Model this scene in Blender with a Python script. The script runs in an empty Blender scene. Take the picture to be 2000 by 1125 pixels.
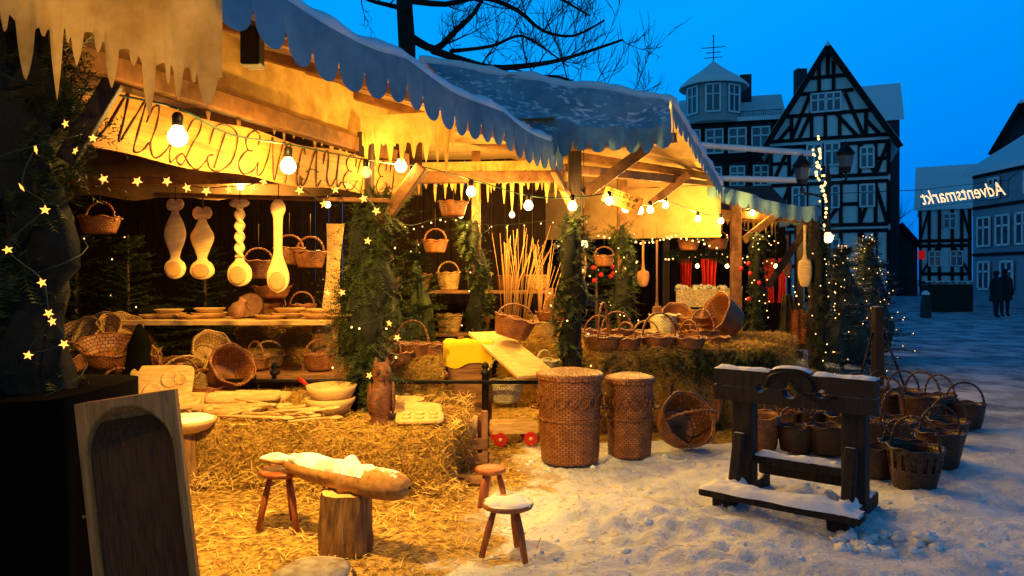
import bpy, math, random
from mathutils import Vector, Matrix, noise, Euler
random.seed(7)
R=random.random
def U(a,b): return a+(b-a)*random.random()
PI=math.pi
sc=bpy.context.scene
C=sc.collection
sc.view_settings.view_transform='Standard'; sc.view_settings.look='None'; sc.view_settings.exposure=0
F=1450.0; H=1.55
def P(px,py,Y): return Vector(((px-1000)/F*Y, Y, H-(py-540)/F*Y))
def G(px,py,z=0.0): return P(px,py,(H-z)*F/(py-540))
# ------------------------------------------------------------ mesh builder
class MB:
    def __init__(s): s.v=[]; s.f=[]; s.uv=[]
    def add(s,vs,fs,uvs=None):
        o=len(s.v); s.v+= [tuple(v) for v in vs]
        for i,f in enumerate(fs):
            s.f.append([a+o for a in f]); s.uv.append(uvs[i] if uvs else [(0,0)]*len(f))
        return s
    def grid(s,nu,nv,f,closed=False,us=1,vs=1):
        V=[]; n=nu if closed else nu+1
        for j in range(nv+1):
            for i in range(n): V.append(f(i/nu,j/nv))
        fs=[];uv=[]
        for j in range(nv):
            for i in range(nu):
                a=j*n+i; b=j*n+(i+1)%n; fs.append([a,b,b+n,a+n])
                uv.append([(i/nu*us,j/nv*vs),((i+1)/nu*us,j/nv*vs),((i+1)/nu*us,(j+1)/nv*vs),(i/nu*us,(j+1)/nv*vs)])
        return s.add(V,fs,uv)
    def tube(s,pts,rad,seg=8,cap=True):
        pts=[Vector(p) for p in pts]; n=len(pts)
        if not isinstance(rad,(list,tuple)): rad=[rad]*n
        t0=(pts[1]-pts[0]).normalized(); up=Vector((0,0,1)) if abs(t0.z)<.9 else Vector((1,0,0))
        a=t0.cross(up).normalized(); V=[]
        for i in range(n):
            t=(pts[min(i+1,n-1)]-pts[max(i-1,0)])
            if t.length<1e-9: t=t0
            t.normalize(); a=(a-t*a.dot(t))
            if a.length<1e-6: a=t.orthogonal()
            a.normalize(); b=t.cross(a)
            for k in range(seg):
                w=2*PI*k/seg; V.append(pts[i]+(a*math.cos(w)+b*math.sin(w))*rad[i])
        fs=[];uv=[]
        for i in range(n-1):
            for k in range(seg):
                k2=(k+1)%seg; fs.append([i*seg+k,i*seg+k2,(i+1)*seg+k2,(i+1)*seg+k]); uv.append([(k/seg,i),((k+1)/seg,i),((k+1)/seg,i+1),(k/seg,i+1)])
        if cap:
            fs.append(list(range(seg))[::-1]); uv.append([(0,0)]*seg); fs.append([(n-1)*seg+k for k in range(seg)]); uv.append([(0,0)]*seg)
        return s.add(V,fs,uv)
    def lathe(s,prof,seg=24,M=None,c=(0,0,0),wob=0,sy=1):
        M=M or Matrix.Identity(4); c=Vector(c); n=len(prof)
        def f(u,v):
            r,z=prof[min(n-1,int(round(v*(n-1))))]; a=2*PI*u
            if wob: r*=1+wob*noise.noise(Vector((math.cos(a)*1.5,math.sin(a)*1.5,z*4+c.x*7)))
            return c+(M@Vector((r*math.cos(a),r*math.sin(a)*sy,z)))
        return s.grid(seg,n-1,f,True,1,1)
    def box(s,c,d,rot=None):
        c=Vector(c); x,y,z=d[0]/2,d[1]/2,d[2]/2; V=[Vector((a*x,b*y,e*z)) for a in(-1,1) for b in(-1,1) for e in(-1,1)]
        if rot is not None: V=[rot@v for v in V]
        Fs=[[0,1,3,2],[4,6,7,5],[0,4,5,1],[2,3,7,6],[0,2,6,4],[1,5,7,3]]
        q=[(0,0),(1,0),(1,1),(0,1)]
        return s.add([c+v for v in V],Fs,[q]*6)
    def beam(s,a,b,w,h,up=(0,0,1)):
        a=Vector(a);b=Vector(b); d=b-a; L=d.length; z=d.normalized(); u=Vector(up)
        if abs(z.dot(u))>.98: u=Vector((0,1,0))
        x=u.cross(z).normalized(); y=z.cross(x)
        rot=Matrix((x,y,z)).transposed()
        return s.box((a+b)/2,(w,h,L),rot)
    def blob(s,c,r,seg=14,rings=9,amp=.15,fr=2.0,sd=0):
        c=Vector(c); r=Vector(r) if hasattr(r,'__len__') else Vector((r,r,r))
        def f(u,v):
            a=2*PI*u; p=PI*v; d=Vector((math.sin(p)*math.cos(a),math.sin(p)*math.sin(a),-math.cos(p)))
            k=1+amp*noise.noise(d*fr+Vector((sd,c.x*3,c.y*3))); return c+Vector((d.x*r.x,d.y*r.y,d.z*r.z))*k
        return s.grid(seg,rings,f,True)
    def mesh(s,name,m,smooth=True):
        me=bpy.data.meshes.new(name); me.from_pydata(s.v,[],s.f)
        ul=me.uv_layers.new(name='UVMap'); d=[c for f in s.uv for q in f for c in q]; ul.data.foreach_set('uv',d)
        if smooth: me.polygons.foreach_set('use_smooth',[True]*len(s.f))
        if m: me.materials.append(m)
        me.update(); return me
def build(mb,name,m,parent=None,smooth=True,world=False,bevel=0,me=None,label=None):
    if me is None:
        if world and parent is not None:
            Mi=parent.matrix_basis.inverted(); mb.v=[tuple(Mi@Vector(v)) for v in mb.v]
        me=mb.mesh(name,m,smooth)
    o=bpy.data.objects.new(name,me); C.objects.link(o); o.parent=parent
    if bevel:
        b=o.modifiers.new('bevel','BEVEL'); b.width=bevel; b.segments=2; b.limit_method='ANGLE'
    if label: o['label']=label
    return o
def tag(o,label,cat,group=None,kind=None):
    if label: o['label']=label
    if cat: o['category']=cat
    if group: o['group']=group
    if kind: o['kind']=kind
    return o
def thing(name,label,cat,loc=(0,0,0),rotz=0,group=None,rot=None,scale=1):
    o=bpy.data.objects.new(name,None); C.objects.link(o); o.empty_display_size=.1
    o.rotation_euler=Euler(rot) if rot else Euler((0,0,rotz)); o.location=Vector(loc); o.scale=(scale,)*3
    o.matrix_basis=Matrix.LocRotScale(Vector(loc),o.rotation_euler,Vector((scale,)*3))
    return tag(o,label,cat,group)
def top(mb,name,m,label,cat,group=None,kind=None,smooth=True,bevel=0):
    xs=[v[0] for v in mb.v]; ys=[v[1] for v in mb.v]; zs=[v[2] for v in mb.v]
    o0=Vector(((min(xs)+max(xs))/2,(min(ys)+max(ys))/2,min(zs)))
    mb.v=[tuple(Vector(v)-o0) for v in mb.v]
    o=build(mb,name,m,None,smooth,False,bevel); o.location=o0
    return tag(o,label,cat,group,kind)
# ------------------------------------------------------------ materials
def nd(t,k,**kw):
    n=t.nodes.new(k)
    for a,b in kw.items(): setattr(n,a,b)
    return n
def mat(name,c1,c2=None,scale=8,rough=.75,bump=.3,st=(1,1,1),transl=0,snow=0,metal=0,coord='Object',brick=False,spec=.3,bd=.01):
    m=bpy.data.materials.new(name); m.use_nodes=True; t=m.node_tree; L=t.links
    b=t.nodes['Principled BSDF']; out=t.nodes['Material Output']
    b.inputs['Roughness'].default_value=rough; b.inputs['Metallic'].default_value=metal; b.inputs['Specular IOR Level'].default_value=spec
    tc=nd(t,'ShaderNodeTexCoord'); mp=nd(t,'ShaderNodeMapping'); mp.inputs['Scale'].default_value=st
    L.new(tc.outputs[coord],mp.inputs[0])
    nz=nd(t,'ShaderNodeTexNoise'); nz.inputs['Scale'].default_value=scale; nz.inputs['Detail'].default_value=7; nz.inputs['Roughness'].default_value=.62
    L.new(mp.outputs[0],nz.inputs[0])
    rp=nd(t,'ShaderNodeValToRGB'); c2=c2 or tuple(x*.6 for x in c1)
    rp.color_ramp.elements[0].position=.33; rp.color_ramp.elements[1].position=.67
    rp.color_ramp.elements[0].color=(*c2,1); rp.color_ramp.elements[1].color=(*c1,1)
    L.new(nz.outputs[0],rp.inputs[0]); col=rp.outputs[0]; hgt=nz.outputs[0]
    if brick:
        uv=nd(t,'ShaderNodeUVMap'); br=nd(t,'ShaderNodeTexBrick'); br.inputs['Scale'].default_value=1
        br.inputs['Brick Width'].default_value=1; br.inputs['Row Height'].default_value=1; br.inputs['Mortar Size'].default_value=.13; br.inputs['Mortar Smooth'].default_value=.8
        br.inputs['Color1'].default_value=(1,1,1,1); br.inputs['Color2'].default_value=(.66,.64,.6,1); br.inputs['Mortar'].default_value=(.16,.13,.1,1)
        L.new(uv.outputs[0],br.inputs[0]); mx=nd(t,'ShaderNodeMix',data_type='RGBA',blend_type='MULTIPLY'); mx.inputs[0].default_value=1
        L.new(col,mx.inputs[6]); L.new(br.outputs[0],mx.inputs[7]); col=mx.outputs[2]
        hgt=br.outputs[0]
    if snow:
        ge=nd(t,'ShaderNodeNewGeometry'); sx=nd(t,'ShaderNodeSeparateXYZ'); L.new(ge.outputs['Normal'],sx.inputs[0])
        n2=nd(t,'ShaderNodeTexNoise'); n2.inputs['Scale'].default_value=14; n2.inputs['Detail'].default_value=5
        L.new(ge.outputs['Position'],n2.inputs[0])
        ad=nd(t,'ShaderNodeMath',operation='MULTIPLY_ADD'); ad.inputs[1].default_value=1.3; L.new(n2.outputs[0],ad.inputs[0]); L.new(sx.outputs[2],ad.inputs[2])
        mr=nd(t,'ShaderNodeMapRange'); mr.inputs[1].default_value=1.75-snow; mr.inputs[2].default_value=1.9-snow; L.new(ad.outputs[0],mr.inputs[0])
        mx=nd(t,'ShaderNodeMix',data_type='RGBA'); L.new(mr.outputs[0],mx.inputs[0]); L.new(col,mx.inputs[6]); mx.inputs[7].default_value=(.8,.83,.88,1); col=mx.outputs[2]
    L.new(col,b.inputs['Base Color'])
    if bump:
        bp=nd(t,'ShaderNodeBump'); bp.inputs['Strength'].default_value=bump; bp.inputs['Distance'].default_value=bd
        L.new(hgt,bp.inputs['Height']); L.new(bp.outputs[0],b.inputs['Normal'])
    if transl:
        tr=nd(t,'ShaderNodeBsdfTranslucent'); L.new(col,tr.inputs[0]); ms=nd(t,'ShaderNodeMixShader'); ms.inputs[0].default_value=transl
        L.new(b.outputs[0],ms.inputs[1]); L.new(tr.outputs[0],ms.inputs[2]); L.new(ms.outputs[0],out.inputs[0])
    return m
def emat(name,c,s,transp=0,samp=False):
    m=bpy.data.materials.new(name); m.use_nodes=True; t=m.node_tree; t.nodes.clear(); o=nd(t,'ShaderNodeOutputMaterial'); e=nd(t,'ShaderNodeEmission')
    e.inputs[0].default_value=(*c,1); e.inputs[1].default_value=s
    if transp:
        tr=nd(t,'ShaderNodeBsdfTransparent'); a=nd(t,'ShaderNodeAddShader'); t.links.new(e.outputs[0],a.inputs[0]); t.links.new(tr.outputs[0],a.inputs[1]); t.links.new(a.outputs[0],o.inputs[0])
    else: t.links.new(e.outputs[0],o.inputs[0])
    if not samp: m.cycles.emission_sampling='NONE'
    return m
m_pale=mat('pale_carved_wood',(.78,.54,.22),(.56,.34,.11),6,.6,.35,(1,1,5))
m_palex=mat('pale_wood_long',(.78,.54,.22),(.5,.3,.09),7,.6,.35,(1,6,6))
m_hollow=mat('spoon_hollow_wood',(.5,.28,.09),(.34,.17,.05),7,.6,.3)
m_wood=mat('brown_wood',(.34,.16,.06),(.17,.07,.025),9,.6,.5,(4,4,.5))
m_woodx=mat('brown_wood_planks',(.36,.18,.07),(.14,.065,.025),9,.65,.5,(.5,5,5))
m_red=mat('reddish_stool_wood',(.4,.12,.035),(.22,.06,.02),10,.4,.2,(4,4,.6))
m_reds=mat('stool_seat_snowy',(.42,.16,.055),(.24,.08,.03),10,.45,.2,(1,1,1),snow=.2)
m_dark=mat('dark_timber',(.045,.025,.015),(.018,.01,.007),9,.7,.5,(4,4,.6))
m_darks=mat('dark_timber_snow_dusted',(.035,.022,.016),(.012,.008,.007),9,.75,.7,(4,4,.6),snow=.3,bd=.02)
m_beam=mat('stall_beam_wood',(.24,.11,.035),(.1,.04,.012),9,.65,.5,(1,1,1))
m_black=mat('shade_black_boards',(.02,.012,.008),(.009,.005,.004),5,.95,.3,(6,6,1),spec=.05)  # near-black colour stands for the unlit dark behind the stalls
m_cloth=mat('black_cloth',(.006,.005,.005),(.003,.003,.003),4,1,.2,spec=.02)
m_wick=mat('brown_wicker',(.46,.175,.05),(.24,.08,.02),11,.45,.6,brick=True,spec=.5)
m_wickd=mat('dark_wicker',(.1,.036,.014),(.045,.016,.007),11,.4,.6,brick=True,spec=.5)
m_wickl=mat('pale_wicker',(.76,.5,.18),(.54,.32,.1),11,.55,.6,brick=True)
m_wickw=mat('white_wicker',(.82,.76,.5),(.62,.56,.32),11,.55,.6,brick=True)
m_hay=mat('hay',(.8,.53,.12),(.32,.17,.028),16,.85,1.0,(1,4,4),bd=.03)
m_straw=mat('straw',(.88,.64,.19),(.48,.29,.065),3,.6,0)
m_canvas=mat('bulb_lit_awning_canvas',(.6,.38,.14),(.38,.22,.065),2.5,.9,.4,transl=.2,bd=.04)  # tan carries the warm bulb glow on the undersides in its colour
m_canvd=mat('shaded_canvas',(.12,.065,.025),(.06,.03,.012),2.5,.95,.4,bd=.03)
m_canvb=mat('skylit_awning_canvas',(.2,.38,.46),(.085,.2,.28),2.2,.9,.5,transl=.03,bd=.05)  # grey-white fabric; the dusk sky's blue is mixed into the colour
m_canvs=mat('snow_dusted_skylit_canvas',(.27,.44,.53),(.12,.25,.34),2.2,.9,.5,transl=.02,bd=.05,snow=.26)  # same sky blue in the colour, with snow dusting on top
m_felt=mat('icicle_fringe_cloth',(.8,.54,.17),(.5,.3,.07),5,.9,.4,transl=.3,bd=.04)
m_sign=mat('sign_board',(.38,.19,.04),(.24,.105,.02),5,.7,.3,(.6,.6,8))
m_ink=mat('painted_lettering',(.03,.01,.005),(.018,.006,.003),4,.6,0)
m_snow=mat('snow',(.88,.9,.92),(.8,.83,.88),9,.6,.4,spec=.3,bd=.015)
m_fir=mat('fir_needles',(.055,.075,.018),(.014,.024,.008),6,.6,0)
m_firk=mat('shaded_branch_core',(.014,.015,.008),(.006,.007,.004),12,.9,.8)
m_firf=mat('frosted_fir_needles',(.05,.07,.05),(.014,.024,.018),6,.6,0,snow=.22)
m_bark=mat('bark',(.13,.085,.05),(.05,.03,.018),14,.9,1,(1,1,.25),bd=.03)
m_barkd=mat('dark_wet_bark',(.02,.016,.014),(.009,.007,.006),12,.85,.8,(1,1,.3),snow=.25)
m_stump=mat('stump_bark',(.34,.18,.055),(.1,.045,.015),12,.85,1,(2,2,.3),bd=.03)
m_iron=mat('black_iron',(.02,.02,.022),(.012,.012,.013),12,.45,.1,metal=.5)
m_plas=mat('white_plaster',(.88,.9,.88),(.74,.78,.76),1.2,.9,.1)
m_plasb=mat('grey_blue_plaster',(.3,.36,.42),(.22,.28,.34),1.2,.9,.1)
m_timb=mat('black_house_timber',(.012,.01,.01),(.006,.005,.005),4,.8,.2)
m_slate=mat('dark_house_wall',(.05,.05,.055),(.028,.028,.032),3,.8,.2)
m_turw=mat('turret_grey_wall',(.45,.48,.5),(.32,.35,.36),3,.8,.2)
m_glass=mat('window_glass',(.05,.09,.13),(.03,.06,.09),1,.12,0,spec=.8)
m_frame=mat('white_window_frame',(.9,.92,.92),(.82,.84,.84),3,.6,0)
m_yel=mat('yellow_cloth',(.88,.62,.01),(.75,.5,.01),5,.8,.2)
m_redc=mat('red_cloth',(.5,.012,.008),(.22,.006,.005),6,.85,.3,(3,3,.3),transl=.1)
m_redp=mat('red_paint',(.5,.02,.015),(.38,.015,.01),5,.35,0)
m_org=mat('orange_cloth',(.7,.2,.04),(.5,.12,.02),6,.85,.3)
m_cable=mat('green_black_cable',(.02,.05,.035),(.015,.035,.025),5,.5,0)
m_dsnow=mat('dirty_snow',(.6,.54,.42),(.24,.18,.1),14,.7,.7)
m_glow=emat('bulb_glass_glow',(1,.68,.26),4.0,1)
m_glows=emat('star_light_glow',(1,.36,.05),3.4)
m_glowd=emat('fairy_light_glow',(1,.55,.17),4)
m_adv=emat('advent_letter_glow',(1,.62,.3),2.6)
m_coat=mat('dark_coat',(.02,.02,.025),None,5,.9,0)
LC=(1,.55,.105)
def light(name,loc,e,col=LC,r=.02,parent=None,typ='POINT'):
    d=bpy.data.lights.new(name,typ); d.energy=e; d.color=col; d.shadow_soft_size=r
    o=bpy.data.objects.new(name,d); C.objects.link(o); o.location=loc
    if parent: o.parent=parent
    return o
# ------------------------------------------------------------ camera, world
cam=bpy.data.cameras.new('camera'); co=bpy.data.objects.new('camera',cam); C.objects.link(co); sc.camera=co
co.location=(0,0,H); co.rotation_euler=(PI/2,0,0); cam.sensor_width=36; cam.lens=26.1; cam.shift_y=-.01125; cam.clip_end=1000; cam.clip_start=.05
w=bpy.data.worlds.new('World'); sc.world=w; w.use_nodes=True; t=w.node_tree; L=t.links; bg=t.nodes['Background']
tc=nd(t,'ShaderNodeTexCoord'); sx=nd(t,'ShaderNodeSeparateXYZ'); L.new(tc.outputs['Generated'],sx.inputs[0])
r1=nd(t,'ShaderNodeValToRGB'); e=r1.color_ramp.elements; e[0].position=.0; e[0].color=(.0,.17,.78,1); e[1].position=.42; e[1].color=(.0,.34,1.0,1)
a=nd(t,'ShaderNodeMath',operation='MULTIPLY_ADD'); a.inputs[1].default_value=-.4; a.inputs[2].default_value=.2; L.new(sx.outputs[0],a.inputs[0])
a2=nd(t,'ShaderNodeMath',operation='ADD'); L.new(a.outputs[0],a2.inputs[0]); L.new(sx.outputs[2],a2.inputs[1]); L.new(a2.outputs[0],r1.inputs[0])
r2=nd(t,'ShaderNodeValToRGB'); e=r2.color_ramp.elements; e[0].position=.25; e[0].color=(1,1,1,1); e[1].position=.6; e[1].color=(0,0,0,1)
a3=nd(t,'ShaderNodeMath',operation='MULTIPLY_ADD'); a3.inputs[1].default_value=-.5; a3.inputs[2].default_value=.5; L.new(sx.outputs[1],a3.inputs[0]); L.new(a3.outputs[0],r2.inputs[0])
mx=nd(t,'ShaderNodeMix',data_type='RGBA'); L.new(r2.outputs[0],mx.inputs[0]); mx.inputs[6].default_value=(.045,.24,.5,1); L.new(r1.outputs[0],mx.inputs[7])
L.new(mx.outputs[2],bg.inputs[0])
mr=nd(t,'ShaderNodeMapRange'); mr.inputs[1].default_value=.34; mr.inputs[2].default_value=.7; mr.inputs[3].default_value=1.05; mr.inputs[4].default_value=.2; L.new(sx.outputs[2],mr.inputs[0]); L.new(mr.outputs[0],bg.inputs[1])
# ------------------------------------------------------------ ground
def axis(lo,hi,a,b,s,g=1.13):
    xs=[]; x=a
    while x<b: xs.append(x); x+=s
    d=s; 
    while x<hi: xs.append(x); d*=g; x+=d
    xs.append(hi); d=s; x=a-s; l=[]
    while x>lo: l.append(x); d*=g; x-=d
    l.append(lo); return l[::-1]+xs
def strawmask(x,y):
    e=-.35+(y-4)*.22+.4*noise.noise(Vector((x*1.3,y*1.3,0)))+.3*noise.noise(Vector((x*5,y*5,3)))
    m=(e-x)/.6+.5
    if y>7: m=max(m,(2.6+.42*(y-7)-x)/.8)
    return max(0,min(1,m))
def gz(x,y):
    m=strawmask(x,y); k=1-m*.75
    d=math.hypot(x-1,y-5); far=max(0,1-max(0,d-7)/12)
    v=Vector((x,y,0))
    z=.045*noise.noise(v*1.5)+.035*noise.noise(v*3.5)+.028*abs(noise.noise(v*8+Vector((3,1,0))))+.015*noise.noise(v*17)+.008*noise.noise(v*34)
    z=z*k*far
    z+=.05*math.exp(-((x-.55)**2+(y-4.6)**2)/.25)*(1+.8*noise.noise(v*8))
    z+=.05*math.exp(-((x-1.1)**2+(y-4.4)**2)/.5)*(1+1.0*noise.noise(v*9))
    z+=.13*math.exp(-((x-2.02)**2+(y-5.05)**2)/.06)*(1+.5*noise.noise(v*10))
    return z-.02
xs=axis(-160,200,-2.6,3.6,.033); ys=axis(-30,400,3.1,8.2,.035)
V=[(x,y,gz(x,y)) for y in ys for x in xs]; n=len(xs)
Fs=[(j*n+i,j*n+i+1,(j+1)*n+i+1,(j+1)*n+i) for j in range(len(ys)-1) for i in range(n-1)]
me=bpy.data.meshes.new('ground'); me.from_pydata(V,[],Fs); me.polygons.foreach_set('use_smooth',[True]*len(Fs))
at=me.attributes.new('straw','FLOAT','POINT'); at.data.foreach_set('value',[strawmask(v[0],v[1]) for v in V])
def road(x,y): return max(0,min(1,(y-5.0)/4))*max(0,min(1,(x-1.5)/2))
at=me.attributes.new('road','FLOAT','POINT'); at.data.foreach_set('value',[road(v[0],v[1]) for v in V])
gm=bpy.data.materials.new('snowy_ground'); gm.use_nodes=True; t=gm.node_tree; L=t.links; b=t.nodes['Principled BSDF']; b.inputs['Roughness'].default_value=.7; b.inputs['Specular IOR Level'].default_value=.25
tc=nd(t,'ShaderNodeTexCoord')
def N(s,d=6):
    q=nd(t,'ShaderNodeTexNoise'); q.inputs['Scale'].default_value=s; q.inputs['Detail'].default_value=d; q.inputs['Roughness'].default_value=.65; L.new(tc.outputs['Object'],q.inputs[0]); return q
def RP(src,p0,c0,p1,c1):
    q=nd(t,'ShaderNodeValToRGB'); q.color_ramp.elements[0].position=p0; q.color_ramp.elements[0].color=(*c0,1); q.color_ramp.elements[1].position=p1; q.color_ramp.elements[1].color=(*c1,1); L.new(src,q.inputs[0]); return q.outputs[0]
n1=N(3); n2=N(22); n3=N(60,3); n4=N(1.3,10)
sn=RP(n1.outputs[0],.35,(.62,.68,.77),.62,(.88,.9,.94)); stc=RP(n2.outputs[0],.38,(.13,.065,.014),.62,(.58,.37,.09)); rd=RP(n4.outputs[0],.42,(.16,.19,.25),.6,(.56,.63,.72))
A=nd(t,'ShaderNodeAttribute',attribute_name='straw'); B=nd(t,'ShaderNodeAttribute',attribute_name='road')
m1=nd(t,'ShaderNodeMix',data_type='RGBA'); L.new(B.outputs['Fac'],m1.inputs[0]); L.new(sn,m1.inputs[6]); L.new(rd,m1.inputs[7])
ad=nd(t,'ShaderNodeMath',operation='MULTIPLY_ADD'); ad.inputs[1].default_value=1.0; L.new(n2.outputs[0],ad.inputs[0]); L.new(A.outputs['Fac'],ad.inputs[2])
mr=nd(t,'ShaderNodeMapRange'); mr.inputs[1].default_value=.76; mr.inputs[2].default_value=1.1; L.new(ad.outputs[0],mr.inputs[0])
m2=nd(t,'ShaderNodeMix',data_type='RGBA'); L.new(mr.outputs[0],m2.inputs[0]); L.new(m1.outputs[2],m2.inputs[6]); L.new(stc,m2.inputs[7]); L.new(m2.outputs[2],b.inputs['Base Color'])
bp=nd(t,'ShaderNodeBump'); bp.inputs['Strength'].default_value=.8; bp.inputs['Distance'].default_value=.03; L.new(n2.outputs[0],bp.inputs['Height'])
bp2=nd(t,'ShaderNodeBump'); bp2.inputs['Strength'].default_value=.5; bp2.inputs['Distance'].default_value=.01; L.new(n3.outputs[0],bp2.inputs['Height']); L.new(bp.outputs[0],bp2.inputs['Normal']); L.new(bp2.outputs[0],b.inputs['Normal'])
me.materials.append(gm); go=bpy.data.objects.new('ground',me); C.objects.link(go); go['kind']='structure'
def blade(mb,p,d,l,w):
    d=d.normalized(); s=d.cross(Vector((R()-.5,R()-.5,R()-.5))); s=s.normalized()*w
    a=p-d*l/2; b_=p+d*l/2; c=(a+b_)/2+Vector((0,0,l*.06*R()))
    mb.add([a-s,a+s,c+s,b_,c-s],[[0,1,2,4],[4,2,3]])
mb=MB()
for i in range(13000):
    y=3.2+5.2*R()**.9; x=U(-3.4,.6)
    if R()>strawmask(x,y)*1.05: continue
    blade(mb,Vector((x,y,gz(x,y)+U(.004,.03))),Vector((R()-.5,R()-.5,(R()-.5)*.35)),U(.03,.12),U(.0015,.004))
for i in range(1100):
    y=U(3.6,7); x=U(-.5,1.4)*(.6+.4*R()); blade(mb,Vector((x,y,gz(x,y)+.008)),Vector((R()-.5,R()-.5,(R()-.5)*.1)),U(.02,.08),.0018)
for i in range(5200):
    x=U(-3.4,-.35); k=R()
    if k<.5: y=5.42+.12*noise.noise(Vector((x*2,0,0)))-.25*R()**2+(-.0 if x>-1.45 else .2); z=.14*R()*R()+.02
    else: y=U(5.5,7.0); z=.42+.03*R()
    blade(mb,Vector((x,y,z)),Vector((R()-.5,R()-.5,(R()-.5)*.6)),U(.05,.16),U(.002,.004))
top(mb,'straw_litter',m_straw,'loose straw and wood shavings strewn over the ground','straw',kind='stuff',smooth=False)
mb=MB()
for i in range(200):
    y=U(3.5,6.4); x=U(-.1,3.0)
    r=.005+.02*R()**4; mb.blob((x,y,gz(x,y)+r*.2),(r*1.3,r,r*.8),8,6,.7,2.5,i)
for i in range(26):
    x=2.15+U(-.3,.3); y=4.4+U(-.2,.12); r=U(.015,.04); mb.blob((x,y,gz(x,y)+r*.4),(r*1.4,r*1.1,r*.8),12,9,.8,2.5,i)
top(mb,'snow_crumbs',m_snow,'crumbs and lumps of churned snow in front of the stall','snow',kind='stuff')
# ------------------------------------------------------------ hay bales
def bale_mesh(nm,sd):
    random.seed(sd); mb=MB(); D=(.95,.5,.41)
    def face(o,a,b,nu,nv):
        def f(u,v):
            p=Vector(o)+Vector(a)*u+Vector(b)*v; q=Vector((p.x/D[0]*2,p.y/D[1]*2,(p.z-D[2]/2)/D[2]*2))
            k=noise.noise(p*6+Vector((sd,0,0)))*.05+noise.noise(p*20)*.02
            rr=max(abs(q.x)+abs(q.y),abs(q.y)+abs(q.z),abs(q.x)+abs(q.z))-1
            c=Vector((0,0,D[2]/2)); d=(p-c); return p+d.normalized()*(k-max(0,rr-.6)*.13)
        mb.grid(nu,nv,f)
    x,y,z=D[0]/2,D[1]/2,D[2]
    face((-x,-y,0),(2*x,0,0),(0,0,z),26,12); face((x,y,0),(-2*x,0,0),(0,0,z),26,12)
    face((-x,-y,z),(2*x,0,0),(0,2*y,0),26,14); face((x,-y,0),(0,2*y,0),(0,0,z),14,12); face((-x,y,0),(0,-2*y,0),(0,0,z),14,12)
    for i in range(4400):
        k=random.choice([0,0,0,1,1,1,2,3,4])
        if k==0: p=Vector((U(-x,x),-y-.005,U(0,z))); n_=Vector((0,-1,0))
        elif k==1: p=Vector((U(-x,x),U(-y,y),z+.005)); n_=Vector((0,0,1))
        elif k==2: p=Vector((x+.005,U(-y,y),U(0,z))); n_=Vector((1,0,0))
        elif k==3: p=Vector((-x-.005,U(-y,y),U(0,z))); n_=Vector((-1,0,0))
        else: p=Vector((U(-x,x),y+.005,U(0,z))); n_=Vector((0,1,0))
        d=Vector((R()-.5,R()-.5,(R()-.5)*.9)); d=d-n_*d.dot(n_)*.6; 
        if R()<.25: d+=n_*.5+Vector((0,0,-.25))
        p+=(p-Vector((0,0,z/2))).normalized()*.012
        blade(mb,p+n_*U(-.005,.03),d,U(.05,.18),U(.0015,.004))
    return mb.mesh(nm,m_hay,False)
bm1=bale_mesh('hay_bale_a',1); bm2=bale_mesh('hay_bale_b',2); random.seed(11)
def bale(x,y,z,rz,label,s=1,m=None):
    o=bpy.data.objects.new('hay_bale',m or random.choice([bm1,bm2])); C.objects.link(o); o.location=(x,y,z); o.rotation_euler=(0,0,rz); o.scale=(s,s,s)
    tag(o,label,'hay bale','hay bales of the basket stalls')
bale(-.95,5.55,0,.04,'front right hay bale below the carved owl, its dark end towards the hampers')
bale(-1.95,5.8,0,.1,'front hay bale behind the carved log, beside the bowl with snow')
bale(-.85,6.12,0,-.03,'hay bale behind the front right bale, beside the wreathed post')
bale(-1.9,6.38,0,.06,'hay bale under the two big pale wooden bowls')
bale(-2.95,6.35,0,.02,'hay bale under the pile of wooden plates')
bale(-3.1,5.85,0,.05,'hay bale behind the dark upright trough')
bale(-3.95,6.5,0,.1,'hay bale at the left under the carved cutting board')
bale(-3.9,7.05,0,0,'lower hay bale under the leftmost pile of baskets')
bale(-2.9,6.95,0,0,'hay bale in the row behind the wooden plates')
bale(-4.0,7.15,.4,0,'upper hay bale under the leftmost pile of baskets')
bale(-2.55,8.45,.6,0,'hay bale standing on the platform under the plate table')
bale(-1.95,7.0,0,PI/2,'hay bale on end behind the railing left of the wreathed post')
bale(-1.15,7.25,.38,.1,'small hay bale behind the wreathed post, lit from the side',.9)
bale(-1.15,7.35,0,-.05,'hay bale under the small bale behind the wreathed post')
for i,(x,y) in enumerate([(1.35,7.75),(2.3,7.95)]):
    bale(x,y,0,.1,['lower bale of the stack behind the tall wicker hampers','lower bale of the stack behind the wooden pillory'][i])
    bale(x-.03,y+.02,.39,.06,['upper bale of the stack behind the hampers, baskets on it','upper bale of the stack behind the pillory, baskets on it'][i])
bale(.35,9.2,.0,.1,'hay bale behind the sloping board with the basket')
bale(.4,9.2,.4,.0,'top hay bale behind the sloping board, below the stick bundle')
bale(1.9,9.3,.0,.1,'hay bale under the white wicker basket'); bale(1.9,9.3,.4,.0,'upper hay bale right under the white wicker basket')
bale(3.1,9.0,.0,-.1,'hay bale behind the pillory stack, under the big tilted basket'); bale(2.9,9.1,.4,-.1,'upper hay bale under the big tilted basket')
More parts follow.
